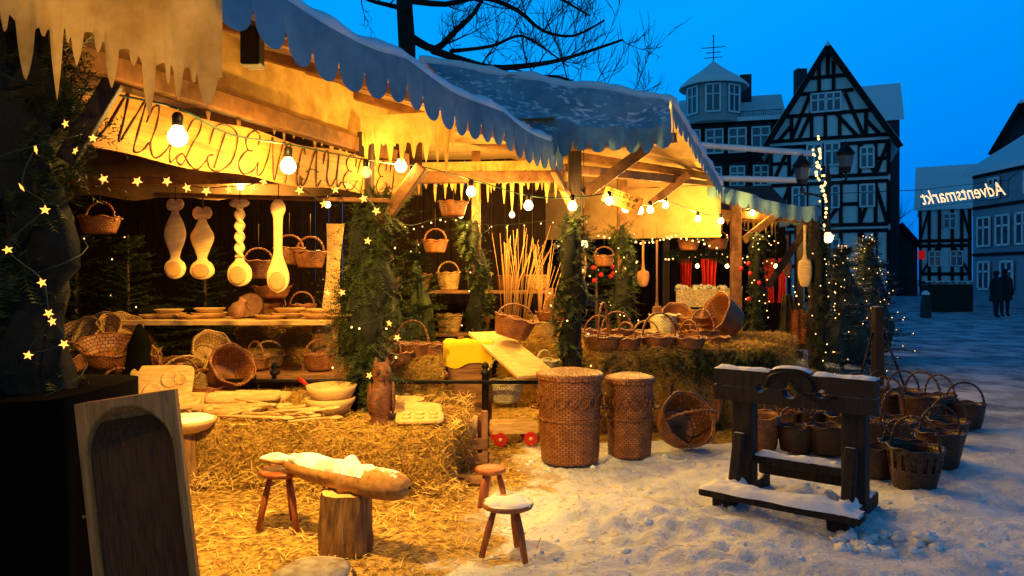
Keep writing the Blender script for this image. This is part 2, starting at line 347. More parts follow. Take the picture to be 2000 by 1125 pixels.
# ------------------------------------------------------------ baskets
BC={}
def basket_meshes(r,r0,h,hh,m,lid=False,lattice=False):
    key=(r,r0,h,hh,m.name,lid,lattice)
    if key in BC: return BC[key]
    seg=64; rows=max(6,int(h/.018)); rings=[(r0*.02,0.008,0),(r0*.9,.008,0)]
    def rad(t): return r0+(r-r0)*(t**.75)
    for k in range(rows+1): rings.append((rad(k/rows),h*k/rows,.0035))
    ni=max(5,rows//2)
    for k in range(ni+1): tt=1-k/ni; rings.append((rad(tt)-.014,.02+(h-.02)*tt,.003))
    rings.append((.005,.02,0))
    mb=MB(); Vv=[];n=seg
    for k,(rr,z,a_) in enumerate(rings):
        for j in range(seg):
            w_=2*PI*j/seg; q=rr+a_*(1 if (j//2+k)%2 else -1)+.008*noise.noise(Vector((math.cos(w_)*2,math.sin(w_)*2,z*5+r*30))); Vv.append((q*math.cos(w_),q*math.sin(w_),z))
    fs=[];uv=[]
    for k in range(len(rings)-1):
        for j in range(seg):
            if lattice and 2+rows*.45<k<2+rows*.85 and (j%4 in(0,1)): continue
            j2=(j+1)%seg; fs.append([k*n+j,k*n+j2,(k+1)*n+j2,(k+1)*n+j]); uv.append([(j/2,k),((j+1)/2,k),((j+1)/2,k+1),(j/2,k+1)])
    mb.add(Vv,fs,uv); res={'body':mb.mesh('basket_body',m)}
    mb=MB()
    pts=[]
    for i in range(181):
        w_=4*PI*i/180; q=r+.003+.006*math.cos(13*w_/2+w_/2); pts.append((q*math.cos(w_),q*math.sin(w_),h+.007*math.sin(13*w_/2+w_/2)))
    mb.tube(pts,.009,5,False)
    res['rim']=mb.mesh('rim',m)
    if hh>0:
        mb=MB(); pts=[]; n_=60
        for i in range(n_+1):
            a_=PI*i/n_; x=-(r-.01)*math.cos(a_); z=h-.03+(hh+.03)*math.sin(a_)**.8
            pts.append((x,.004*math.sin(i*1.1),z))
        mb.tube(pts,[.011+.0025*math.sin(i*1.7) for i in range(n_+1)],6)
        res['handle']=mb.mesh('handle',m)
    if lid:
        mb=MB(); seg=64; lr=[(r+.012,h-.03),(r+.018,h+.0),(r+.01,h+.018)]+[(r*(1-q/12),h+.02+.035*(1-(1-q/12)**2)) for q in range(1,12)]+[(.003,h+.056)]
        Vv=[]
        for k,(rr,z) in enumerate(lr):
            for j in range(seg):
                w_=2*PI*j/seg; Vv.append((rr*math.cos(w_),rr*math.sin(w_),z+(.003 if (j//2+k)%2 else -.003)))
        fs=[];uv=[]
        for k in range(len(lr)-1):
            for j in range(seg):
                j2=(j+1)%seg; fs.append([k*seg+j,k*seg+j2,(k+1)*seg+j2,(k+1)*seg+j]); uv.append([(j/2,k),((j+1)/2,k),((j+1)/2,k+1),(j/2,k+1)])
        mb.add(Vv,fs,uv); res['lid']=mb.mesh('lid',m)
    BC[key]=res; return res
def basket(label,loc,r=.2,r0=None,h=.24,hh=.2,m=None,rot=None,group='wicker baskets of the market stall',lid=False,lattice=False):
    r0=r0 or r*.72; m=m or m_wick
    rot=rot or (U(-.06,.06),U(-.06,.06),U(-1.2,1.2))
    t_=thing('wicker_basket',label,'basket',loc,group=group,rot=rot)
    q=basket_meshes(round(r,2),round(r0,2),round(h,2),round(hh,2),m,lid,lattice)
    for k in q: build(None,{'body':'basket_body'}.get(k,k),None,t_,me=q[k])
    return t_
def hamper(label,px,py,r,h):
    p=G(px,py); t_=basket(label,(p.x,p.y+r*.5,0),r,r*.92,h,0,m_wick,(0,0,0),'tall lidded wicker hampers',lid=True)
    t_.name='wicker_hamper'; t_['category']='hamper'
    mb=MB()
    for ph in range(2):
        pts=[((r*.985+.012)*math.cos(w_),(r*.985+.012)*math.sin(w_),h*.72+(.05*math.sin(9*w_+ph*PI))) for w_ in [2*PI*i/144 for i in range(145)]]
        mb.tube(pts,.006,5,False)
    build(mb,'crossed_band',m_wick,t_)
    mb=MB(); pts=[((r*.96+.012)*math.cos(w_),(r*.96+.012)*math.sin(w_),h*.5+.006*math.sin(20*w_)) for w_ in [2*PI*i/144 for i in range(145)]]
    mb.tube(pts,.012,5,False); build(mb,'braided_band',m_wick,t_)
    for s in(-1,1):
        mb=MB(); pts=[(s*(r*.98+.01+.05*math.sin(PI*i/12)),-.07+.14*i/12,h*.62) for i in range(13)]; mb.tube(pts,.011,6); build(mb,'side_handle',m_wick,t_)
hamper('wider tall round wicker hamper with a lid, left of the pair',1115,905,.265,.72)
hamper('narrower tall wicker hamper with a lid, right of the pair',1233,893,.2,.66)
gr='handled baskets standing in the snow'
def gb(label,px,py,wpx,hpx,hhpx,m=None,**k):
    p=G(px,py); s=p.y/F; r=wpx/2*s
    basket(label,(p.x,p.y+r*.6,-.005),round(r,2),round(r*.74,2),round(hpx*s,2),round(hhpx*s,2),m or m_wickd,group=gr,**k)
gb('small basket at the back left of the snow row',1740,818,62,48,32)
gb('big handled basket in the middle of the back snow row',1815,838,86,62,48)
gb('rightmost handled basket standing alone in the snow',1897,838,72,48,40)
gb('lattice sided basket nearest the camera right of the pillory',1800,958,100,80,60,lattice=True)
gb('dark basket behind and right of the lattice sided basket',1850,916,88,68,52)
gb('round basket just right of the pillory upright',1722,935,74,58,46)
gb('handled basket seen between the pillory uprights on the right',1625,890,80,54,46)
gb('low basket between the pillory uprights in the middle',1562,885,74,48,38)
gb('brown basket behind the left pillory upright',1490,880,86,66,50,m_wick)
gb('high handled basket behind the middle of the pillory',1532,848,70,44,46,m_wick)
gb('small basket behind the pillory near the hay stack',1606,815,58,42,30)
gb('basket in front of the dark post, behind the pillory',1690,835,70,50,56)
gb('basket between pillory and back snow row with tall handle',1755,870,80,46,62)
gb('basket at the left behind the pillory top board',1500,812,66,46,42)
gb('wide low basket at the back beside the small one',1775,805,70,40,40)
gb('basket half hidden by the lattice sided one',1862,872,74,50,44)
gb('small dark basket behind the right pillory upright',1655,860,66,48,40)
gb('low dark basket right behind the pillory base',1590,850,66,44,38)
gb('dark basket in the gap right of the round one',1765,918,72,52,44)
gb('farthest small dark basket behind the wide low one',1722,800,52,40,34)
gb('small dark basket between the two back row baskets',1848,818,56,44,40)
gb('dark basket left behind the tall handled one',1715,872,66,48,42)
p=G(1325,875); basket('tipped open basket lying beside the narrower hamper',(p.x,p.y+.1,.16),.25,.19,.26,.2,m_wick,(1.05,0,.35))
p=G(1365,850); basket('shallow round basket leaning behind the tipped one',(p.x,p.y+.35,.27),.3,.24,.1,0,m_wick,(1.25,.1,.3))
p=G(1390,830); basket('pale shallow basket leaning against the hay stack',(p.x-.05,p.y+.3,.33),.27,.2,.08,0,m_wickl,(1.3,0,-.1))
for lab,px,Y,z,r,h,hh,m,rot in [
 ('basket with a big hoop handle left on the hay stack',1178,7.6,.8,.2,.14,.34,m_wick,(0,0,1.2)),
 ('flat brown basket on the hay stack beside the hoop handle',1225,7.6,.8,.15,.12,.16,m_wick,None),
 ('round basket with tall arched handle mid hay stack',1287,7.7,.8,.2,.13,.24,m_wick,(0,0,.3)),
 ('low basket in front on the hay stack behind the pillory',1345,7.65,.8,.17,.12,.18,m_wick,None),
 ('low tray basket on the right end of the hay stack',1395,8.0,.8,.16,.1,0,m_wick,None),
 ('big tilted laundry basket on the right above the hay',1432,8.9,.98,.27,.3,0,m_wick,(0,-1.1,.3)),
 ('white tall basket behind the hay stack',1298,9.3,.8,.19,.27,0,m_wickw,(0,0,0)),
 ('wide brown tray, lowest on the bale right of the white basket',1358,9.2,.8,.27,.08,0,m_wick,None),
 ('brown tray stacked on the wide tray',1358,9.2,.88,.25,.08,0,m_wick,None),
 ('topmost brown tray of the stack of three',1360,9.2,.96,.23,.08,0,m_wick,None),
 ('brown basket leaning at the back beside the stacked trays',1320,9.7,.95,.2,.16,0,m_wick,(.8,0,0)),
 ('handled basket behind the hoop handled one on the hay stack',1205,8.2,.8,.18,.16,.2,m_wick,None),
 ('small round basket behind the tall arched handle',1262,8.2,.8,.14,.14,.12,m_wickl,None),
 ('small brown basket hanging over the hay edge beside the hoop handle',1160,8.0,.8,.15,.14,.2,m_wick,(.2,.2,0)),
 ('handled basket at the back right of the hay stack',1372,8.3,.8,.18,.14,.24,m_wick,None),
 ('pale basket on the bale behind the ramp',1070,9.1,.8,.22,.2,0,m_wickl,None),
 ('small basket on top of the pale basket behind the ramp',1078,9.1,1.0,.2,.12,.2,m_wick,None),
 ('basket standing on the upper end of the sloping board',997,7.6,.93,.21,.2,.14,m_wick,(.1,.25,.4)),
 ('white handled basket under the sloping board',985,7.4,.3,.19,.2,.26,m_wickw,(0,0,.2)),
 ('white basket right of the sloping board, beside the wreathed post',1062,7.7,.4,.16,.28,.1,m_wickw,None),
 ('basket with two arched handles behind the wreathed post',805,7.2,.74,.17,.16,.22,m_wick,(0,0,.3)),
 ('small round basket hung beside the wreathed post',840,7.3,.74,.13,.14,.0,m_wick,None),
 ('dark low basket right behind the wreathed post',770,7.0,.72,.17,.12,.14,m_wick,None),
 ('low handled basket behind the iron railing',868,7.7,.1,.25,.14,.22,m_wick,(0,0,.1)),
 ('shallow basket above the low handled one behind the railing',868,8.0,.4,.16,.1,.0,m_wick,None),
 ('small pale handled basket on the platform front',525,7.6,.62,.15,.13,.14,m_wickl,(0,0,.2)),
 ('small dark handled basket on the platform beside the pale one',497,7.4,.62,.14,.12,.16,m_wick,None),
 ('handled basket at the railing below the platform',560,7.5,.4,.18,.16,.22,m_wick,None),
 ('handled basket at the railing left of the railing post',470,7.4,.4,.17,.16,.18,m_wick,None),
 ('brown basket at the right end of the platform',625,7.4,.62,.16,.16,.14,m_wick,None),
 ('small basket on the table right behind the plates',590,8.1,1.12,.14,.12,.14,m_wick,(0,0,.2)),
 ('round basket leaning at the back of the plate table',530,8.1,1.2,.17,.1,0,m_wick,(1.1,0,0)),
 ('large tipped basket left of the platform',432,7.0,.6,.21,.26,0,m_wick,(.9,.5,.5)),
 ('flattened pale basket in the left basket pile',380,6.9,.5,.2,.2,.16,m_wickl,(.4,-.4,.2)),
 ('round basket in front of the left basket pile',345,7.0,.45,.2,.2,.18,m_wick,(.3,.3,0)),
 ('basket lying open to the right of the leaning baskets',400,7.3,.75,.2,.2,0,m_wickl,(.7,.9,.1)),
 ('dark brown basket at the foot of the left basket pile',395,6.75,.42,.17,.15,.14,m_wick,(.1,.1,.6)),
 ('uppermost pale basket in the leftmost pile',232,7.3,.98,.2,.12,.0,m_wickl,(.5,.3,.2)),
 ('tilted basket at the left of the leftmost pile',165,7.2,.85,.25,.18,.0,m_wickl,(.6,-.4,.2)),
 ('flat pale basket leaning on top of the leftmost pile',200,7.25,.95,.23,.1,.0,m_wickl,(.9,.2,-.3)),
 ('wide basket lowest in the leftmost pile',215,6.8,.78,.27,.16,.0,m_wick,(.3,.1,.2)),
 ('handled basket right in the leftmost pile',262,6.8,.6,.2,.18,.2,m_wick,(.2,.2,.2)),
 ('small basket far left beside the counter',140,6.6,.7,.18,.14,.14,m_wick,(.2,-.3,.2)),
 ('small handled basket under the leftmost pile',232,6.5,.43,.16,.16,.16,m_wick,None)]:
    p=P(px,600,Y); basket(lab,(p.x,Y,z),r,None,h,hh,m,rot)
def hang(px,py,Y,r,h,hh,lab,m=m_wick):
    p=P(px,py,Y); o=basket(lab,(p.x,p.y,p.z-h),r,None,h,hh,m,(0,0,U(-.3,.3)),'baskets hanging from the stall beams')
    mb=MB(); mb.tube([(0,0,h+hh),(0,0,h+hh+.25)],.004,5); build(mb,'hanging_cord',m_dark,o)
hang(505,510,7.6,.15,.18,.13,'hanging basket left, behind the twisted spoon')
hang(565,485,8.0,.16,.18,.14,'hanging basket in the middle behind the long spoon')
hang(606,492,7.9,.16,.17,.16,'hanging basket right, beside the upright board')
hang(885,395,7.8,.15,.15,.0,'small basket hanging high under the fringe in the middle')
hang(195,425,6.6,.17,.14,.14,'basket hanging at the dark left end below the stars')
hang(530,560,8.0,.2,.12,.0,'broad basket hanging low behind the spoons')
hang(850,470,8.9,.15,.15,.14,'basket hanging in the shade left of the willow rods')
hang(1180,500,9.8,.14,.14,.12,'basket hanging between the two middle posts')
hang(1345,470,11.2,.16,.15,.14,'basket hanging left above the far counter')
hang(1400,468,11.2,.16,.15,.14,'basket hanging right above the far counter')
sh=thing('back_shelf','two tier plank shelf with baskets at the back of the middle stall','shelf',(-.6,9.7,0))
for z in (.8,1.35):
    mb=MB(); mb.box((-.62,9.7,z),(2.3,.4,.04)); build(mb,'shelf_board',m_woodx,sh,False,True,.005)
for x in(-1.75,.5):
    mb=MB(); mb.box((x,9.7,.7),(.07,.38,1.4)); build(mb,'side_post',m_beam,sh,False,True,.005)
OR=['first','second','third','fourth','fifth','sixth']
for z,nm in((.82,'lower'),(1.37,'upper')):
    for i in range(6):
        basket('%s basket from the left on the %s board of the back shelf'%(OR[i],nm),(-1.58+i*.38,9.68,z),U(.13,.18),None,U(.14,.24),random.choice([0,.14,.18]),random.choice([m_wick,m_wickl,m_wick]),None)
# ------------------------------------------------------------ fir greenery
def sprig(mb,p,d,l,nn=10,nl=.03,nw=.003):
    d=d.normalized(); up=Vector((0,0,1)); s=d.cross(up)
    if s.length<.1: s=Vector((1,0,0))
    s.normalize(); u=s.cross(d)
    mb.add([p-s*.004,p+s*.004,p+d*l],[[0,1,2]])
    for i in range(nn):
        q=p+d*l*(i+.6)/nn
        for k in (-1,1):
            dd=(s*k+d*.7+u*U(-.6,.8)).normalized()*nl*(1-.4*i/nn); w_=d*nw
            mb.add([q-w_,q+w_,q+dd],[[0,1,2]])
def star_mesh(r,m):
    mb=MB(); Vv=[Vector((0,-r*.25,0)),Vector((0,r*.25,0))]
    for i in range(10):
        a=PI/2+PI*i/5; q=r if i%2==0 else r*.42; Vv.append(Vector((math.cos(a)*q,0,math.sin(a)*q)))
    fs=[]
    for i in range(10): fs+=[[0,2+i,2+(i+1)%10],[1,2+(i+1)%10,2+i]]
    mb.add(Vv,fs); return mb.mesh('star_light',m,False)
starM=star_mesh(.032,m_glows)
mb=MB(); mb.blob((0,0,0),.009,6,4,0); dotM=mb.mesh('tiny_light',m_glowd)
def wreath(label,x,y,z0,h,rad,n=330,ndots=12,stars=0,sd=3):
    t_=thing('fir_garland',label,'fir garland',(x,y,z0),group='fir garlands wrapped round the stall posts')
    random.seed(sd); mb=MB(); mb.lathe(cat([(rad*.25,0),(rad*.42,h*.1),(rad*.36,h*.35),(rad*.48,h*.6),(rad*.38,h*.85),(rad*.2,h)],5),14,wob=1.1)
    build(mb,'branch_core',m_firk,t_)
    mb=MB(); ax,ay=U(0,6),U(0,6)
    for i in range(n):
        a=U(0,2*PI); z=h*R(); thick=.5+.8*abs(noise.noise(Vector((0,z*2.2,sd*3)))*2)
        k=rad*(.28+.3*noise.noise(Vector((math.cos(a),z*4,sd)))); bx=rad*.3*math.sin(z*4+ax); by=rad*.2*math.sin(z*5+ay)
        p=Vector((math.cos(a)*k+bx,math.sin(a)*k+by,z))
        d=Vector((math.cos(a+U(-.9,.9)),math.sin(a+U(-.9,.9)),U(-1.3,1.0))); l=rad*thick*U(.45,.95)*(1.7 if R()<.14 else 1); sprig(mb,p,d,l,11,.05,.0045)
    build(mb,'greenery',m_fir,t_,False)
    mb=MB(); pts=[]; 
    for i in range(60):
        a=i*.45; q=rad*.7; pts.append((math.cos(a)*q,math.sin(a)*q,h*i/59))
    mb.tube(pts,.0025,4); build(mb,'wire',m_cable,t_)
    for i in range(ndots+stars):
        a=-PI/2+U(-1.4,1.4); q=rad*U(.75,1.0); o=build(None,'star_light' if i<stars else 'fairy_light',None,t_,me=starM if i<stars else dotM)
        o.location=(math.cos(a)*q,math.sin(a)*q,U(.05,.97)*h); o.rotation_euler=(U(-.4,.4),U(-.5,.5),U(-.5,.5))
        if i<stars and y<4: o.scale=(.6,)*3
def cat(pts,k=6):
    o=[]; n=len(pts)
    for i in range(n-1):
        p0=pts[max(0,i-1)];p1=pts[i];p2=pts[i+1];p3=pts[min(n-1,i+2)]
        for j in range(k):
            t_=j/k; o.append(tuple(.5*((2*p1[a])+(-p0[a]+p2[a])*t_+(2*p0[a]-5*p1[a]+4*p2[a]-p3[a])*t_*t_+(-p0[a]+3*p1[a]-3*p2[a]+p3[a])*t_**3) for a in range(len(p1))))
    o.append(tuple(pts[-1])); return o
def at_(px,Y): return ((px-1000)/F*Y,Y)
x,y=at_(715,6.2); wreath('thick fir garland round the post above the carved owl',x,y,.42,1.8,.33,1250,6,7,sd=3)
x,y=at_(1115,7.4); wreath('dark fir garland round the post behind the tall hampers',x,y,.3,1.9,.23,620,10,sd=4)
x,y=at_(1215,9.5); wreath('green fir garland round the post left of the white basket',x,y,.6,1.6,.24,460,12,sd=5)
x,y=at_(930,8.6); wreath('fir garland round the post behind the yellow cloth',x,y,.5,1.7,.22,420,6,sd=6)
x,y=at_(1478,10.9); wreath('fir garland round the post of the far red curtained stall',x,y,.2,2.0,.22,400,30,sd=7)
x,y=at_(1598,11.0); wreath('dark fir garland round the street side corner post of the far stall',x,y,.1,2.15,.26,560,18,sd=13)
x,y=at_(62,3.2); wreath('near dark fir garland with star lights at the left edge',x,y,.6,2.2,.3,800,0,7,sd=8)
def firbush(label,px,Y,z0,h,rad,n,m=m_fir,sd=1,nd_=0,core=0):
    random.seed(sd); x,y=at_(px,Y); t_=thing('fir_tree',label,'fir tree',(x,y,z0),group='small fir trees among the stalls')
    mb=MB(); mb.tube([(0,0,0),(0,0,h)],[.035,.008],8); build(mb,'trunk',m_bark,t_)
    mb=MB(); dots=[]
    if core: mb.lathe([(.02,h*.05),(rad*core,h*.1),(rad*core*.85,h*.3),(rad*core*.6,h*.55),(rad*core*.3,h*.8),(.01,h*.96)],18,wob=.8)
    for i in range(n):
        f_=R()**.85; z=h*(.06+.9*f_); a=U(0,2*PI); L_=rad*(1.08-f_)*U(.7,1.1); d=Vector((math.cos(a),math.sin(a),-.15+f_*.6)).normalized()
        mb.tube([(0,0,z),tuple(Vector((0,0,z))+d*L_)],[.008,.003],4,False)
        k=max(3,int(L_/.06))
        for j in range(k):
            q=Vector((0,0,z))+d*L_*(j+1)/k; s=d.cross(Vector((0,0,1))).normalized()
            for e_ in(-1,1): sprig(mb,q,d+s*e_*U(.5,1)+Vector((0,0,U(-.2,.2))),U(.1,.2)*(.6+rad*.5),6,.05,.008)
        dots.append(Vector((0,0,z))+d*L_)
    build(mb,'crown',m,t_,False)
    dots=[q for q in dots if q.y<.15]
    for q in random.sample(dots,min(nd_,len(dots))):
        o=build(None,'fairy_light',None,t_,me=dotM); o.location=q*1.04; o.scale=(.9,)*3
firbush('frosted fir tree with many small lights beside the street',1645,12.2,0,2.05,.78,260,m_firf,2,70,.55)
firbush('second frosted fir tree with lights, farther right by the street',1695,13.4,0,2.3,.75,240,m_firf,3,60,.55)
firbush('dark fir behind the baskets left of the plates table',250,8.0,.5,1.5,.55,110,m_fir,4,4)
firbush('dark fir in the shade behind the wreathed post',815,9.0,.2,1.8,.5,110,m_fir,5,3,.4)
firbush('small fir tree between the two nearest right posts',1165,10.8,.3,1.6,.42,80,m_fir,6,8)
firbush('dark fir at the left end behind the star string',150,7.9,.7,1.3,.5,90,m_fir,7,2)
firbush('small fir standing behind the row of hanging spoons',400,9.3,.6,1.4,.5,80,m_fir,8,0)
firbush('dark fir behind the railing left of the yellow cloth',765,8.3,.4,1.4,.42,110,m_fir,9,2,.4)
random.seed(21)
# dark greenery hung along the hay ledge
t_=thing('fir_swag','dark fir branches laid along the top edge of the hay stack behind the hampers','fir garland',(1.8,7.55,.6)); mb=MB()
for i in range(620):
    x=U(.95,2.75); c=Vector((x,7.5+.1*(x-1)+U(-.05,.1),.74+U(-.1,.06)-.12*R()**2)); sprig(mb,c,Vector((U(-1,1),U(-1,.2),U(-1.4,.5))),U(.08,.2),9,.045,.005)
build(mb,'greenery',m_fir,t_,False,True)
mb=MB(); mb.blob((0,0,0),.035,12,8,0); baub=mb.mesh('bauble',m_redp)
for i in range(12):
    p=P(U(1140,1200) if i<7 else U(1440,1500),U(490,590),10.3 if i<7 else 10.6); o=bpy.data.objects.new('bauble',baub); C.objects.link(o); o.location=p; tag(o,'small red bauble hanging among the fir greenery of the middle stalls','bauble','red baubles in the greenery')
# ------------------------------------------------------------ stall A
def FX(y): return -1.16+(y-2.9)*.393
stA=thing('market_stall','large front market stall with scalloped skylit awning and icicle fringe','market stall',(-1.9,5.2,0))
def lerp(a,b,t): return a+(b-a)*t
def secA(q):
    K=[(0,2.78),(.9,3.0),(1.9,3.3),(5.4,2.9)]; s=q*3; i=min(2,int(s)); f_=s-i
    return lerp(K[i][0],K[i+1][0],f_),lerp(K[i][1],K[i+1][1],f_)
def roofA(u,v):
    y=lerp(2.88,7.02,u); dx,z=secA(v); sag=-.05*math.sin(PI*((u*3)%1))
    return Vector((FX(y)-dx,y,z+sag+.02*noise.noise(Vector((u*6,v*5,0)))))
mb=MB(); mb.grid(48,18,roofA); build(mb,'roof_canvas',m_canvas,stA,world=True)
mb=MB(); mb.grid(10,10,lambda u,v: Vector((lerp(-7.6,.4,u),lerp(6.9,10.6,v),3.03-.04*math.sin(PI*3*u)+.2*v))); build(mb,'rear_roof_canvas',m_canvas,stA,world=True)
mb=MB(); mb.grid(20,3,lambda u,v: (lambda q: Vector((q.x,6.93,lerp(2.9,q.z+.02,v))))(roofA(1,u))); build(mb,'gable_canvas',m_canvas,stA,world=True)
def scallop(mb,path,n,h0,hs,rows=6):
    c=14
    def f(u,v):
        p=path(u); q=(u*n)%1.0; s=2*q-1; drop=h0+hs*max(0,1-abs(s)**2.2)**.5
        if u>=1: drop=h0
        return p+Vector((0,0,-drop*v))+Vector((.5,-.3,0))*(.06*v*(noise.noise(Vector((u*n*.4,v,0)))))
    mb.grid(n*c,rows,f)
def fringe(mb,path,n,h0,lo,hi,rows=8,sd=0,wk=1.0):
    rnd=random.Random(sd); T=[]
    for i in range(n):
        T.append((rnd.uniform(lo,hi)*(1 if rnd.random()<.75 else 1.35),rnd.uniform(.28,.55),rnd.uniform(.13,.24)*wk,rnd.uniform(.1,.8)*lo,rnd.uniform(.75,.9)))
    c=20
    def f(u,v):
        x=min(u*n,n-1e-6); i=int(x); q=x-i; L_,pk,wd,l2,p2=T[i]
        tri=max(0,1-abs(q-pk)/.5); el=max(0,1-((q-pk)/wd)**2)**.5; e2=max(0,1-((q-p2)/.1)**2)**.5
        drop=h0+L_*(.3*tri*tri+.7*el*(.6+.4*tri))+l2*e2*(1-el)+.5*lo*noise.noise(Vector((x*.35,sd,0)))
        wv=Vector((.0,-1,0))*(.03*math.sin(x*1.9)+.04*noise.noise(Vector((x*.8,v*2,sd))))*v
        return path(u)+Vector((0,0,-drop*v))+wv
    mb.grid(n*c,rows,f)
def roofedge(u):
    y=lerp(2.86,7.04,u); p=roofA((y-2.88)/4.14,0); return p+Vector((.02,0,0.02))
mb=MB(); scallop(mb,roofedge,21,.14,.12); build(mb,'scalloped_valance',m_canvb,stA,world=True)
mb=MB(); fringe(mb,lambda u: Vector((lerp(-1.12,-3.8,u),2.87,2.82+.5*min(1,u*1.6))),22,.5,.1,.26,rows=10,sd=3,wk=1.35); build(mb,'icicle_fringe',m_felt,stA,world=True)
def BX(y): return -2.04+.306*(y-3.6)
mb=MB(); fringe(mb,lambda u: Vector((BX(lerp(3.3,7.0,u))-.12,lerp(3.3,7.0,u),3.12)),30,.5,.03,.12,sd=5); build(mb,'canvas_band',m_felt,stA,world=True)
mb=MB(); fringe(mb,lambda u: Vector((lerp(-1.15,-.42,u),lerp(5.7,5.5,u),2.78)),8,.22,.08,.2,sd=6,wk=1.2); build(mb,'corner_fringe',m_felt,stA,world=True)
mb=MB(); fringe(mb,lambda u: Vector((lerp(-.95,.55,u),7.3,2.58)),18,.08,.08,.28,sd=7,wk=1.2); build(mb,'rear_fringe',m_felt,stA,world=True)
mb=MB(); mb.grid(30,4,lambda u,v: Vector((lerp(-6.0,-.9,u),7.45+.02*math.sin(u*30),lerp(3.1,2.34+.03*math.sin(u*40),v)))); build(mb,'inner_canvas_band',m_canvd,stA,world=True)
pts=[];rr=[]
for i in range(90):
    u=i/89; p=roofedge(u); pts.append(p+Vector((-.06,0,.03))); rr.append(.035+.03*noise.noise(Vector((i*.21,0,0)))+.01)
mb=MB(); mb.tube(pts,rr,9); build(mb,'snow_on_awning_edge',m_snow,stA,world=True)
def partbeam(name,a,b,w_,h_,m=m_beam,par=stA,bev=.008):
    mb=MB(); mb.beam(a,b,w_,h_); return build(mb,name,m,par,False,True,bev)
x6,y6=at_(715,6.2)
partbeam('post',(x6,y6,0),(x6,y6,2.75),.12,.12,m_dark)
x0,y0=at_(60,3.2); partbeam('post',(x0,y0,0),(x0,y0,2.9),.13,.13,m_dark)
partbeam('beam',(BX(3.2)-.05,3.2,2.6),(BX(7.1)-.05,7.1,2.66),.09,.12)
partbeam('beam',(-5.0,7.2,2.48),(.5,7.2,2.52),.09,.11)
partbeam('front_rail_beam',(FX(2.95)-.12,2.95,2.72),(FX(7)-.12,7.0,2.74),.06,.07)
partbeam('brace',tuple(P(742,440,6.1)),tuple(P(825,325,6.0)),.07,.1)
partbeam('brace',tuple(P(128,315,3.25)),tuple(P(222,160,3.3)),.06,.08,m_dark)
for yy in (3.5,4.2,4.9,5.6,6.3): partbeam('rafter',tuple(roofA((yy-2.88)/4.14,0)+Vector((-.05,0,-.05))),tuple(roofA((yy-2.88)/4.14,.64)+Vector((0,0,-.06))),.05,.07)
partbeam('pole',tuple(P(300,380,5.9)),tuple(P(760,392,5.9)),.035,.035,m_beam)
mb=MB(); 
for i in range(43):
    x=-7.6+i*.19; mb.box((x,10.4,1.65),(.18,.03+.01*(i%2),3.5))
for i in range(42):
    k=i/41; mb.box((lerp(-4.6,-7.4,k),lerp(2.5,10.3,k),1.65),(.03,.22,3.5),Matrix.Rotation(.33,3,'Z'))
build(mb,'back_wall',m_black,stA,False,True)
sp=thing('floodlight','small black floodlight under the awning canvas, aimed down at the goods','floodlight',tuple(P(493,105,3.5)))
mb=MB(); mb.box((0,0,.03),(.09,.09,.18)); mb.box((0,0,.2),(.03,.03,.2)); build(mb,'housing',m_iron,sp,False,bevel=.01)
mb=MB(); mb.box((0,.047,-.02),(.07,.006,.08)); build(mb,'lens',m_frame,sp,False)
l=light('flood_lamp',sp.location+Vector((.02,.09,-.1)),900,LC,.05,typ='SPOT'); l.data.spot_size=2.0; l.data.spot_blend=1.0
l.rotation_euler=(Vector((-1.75,5.7,.2))-l.location).to_track_quat('-Z','Y').to_euler()
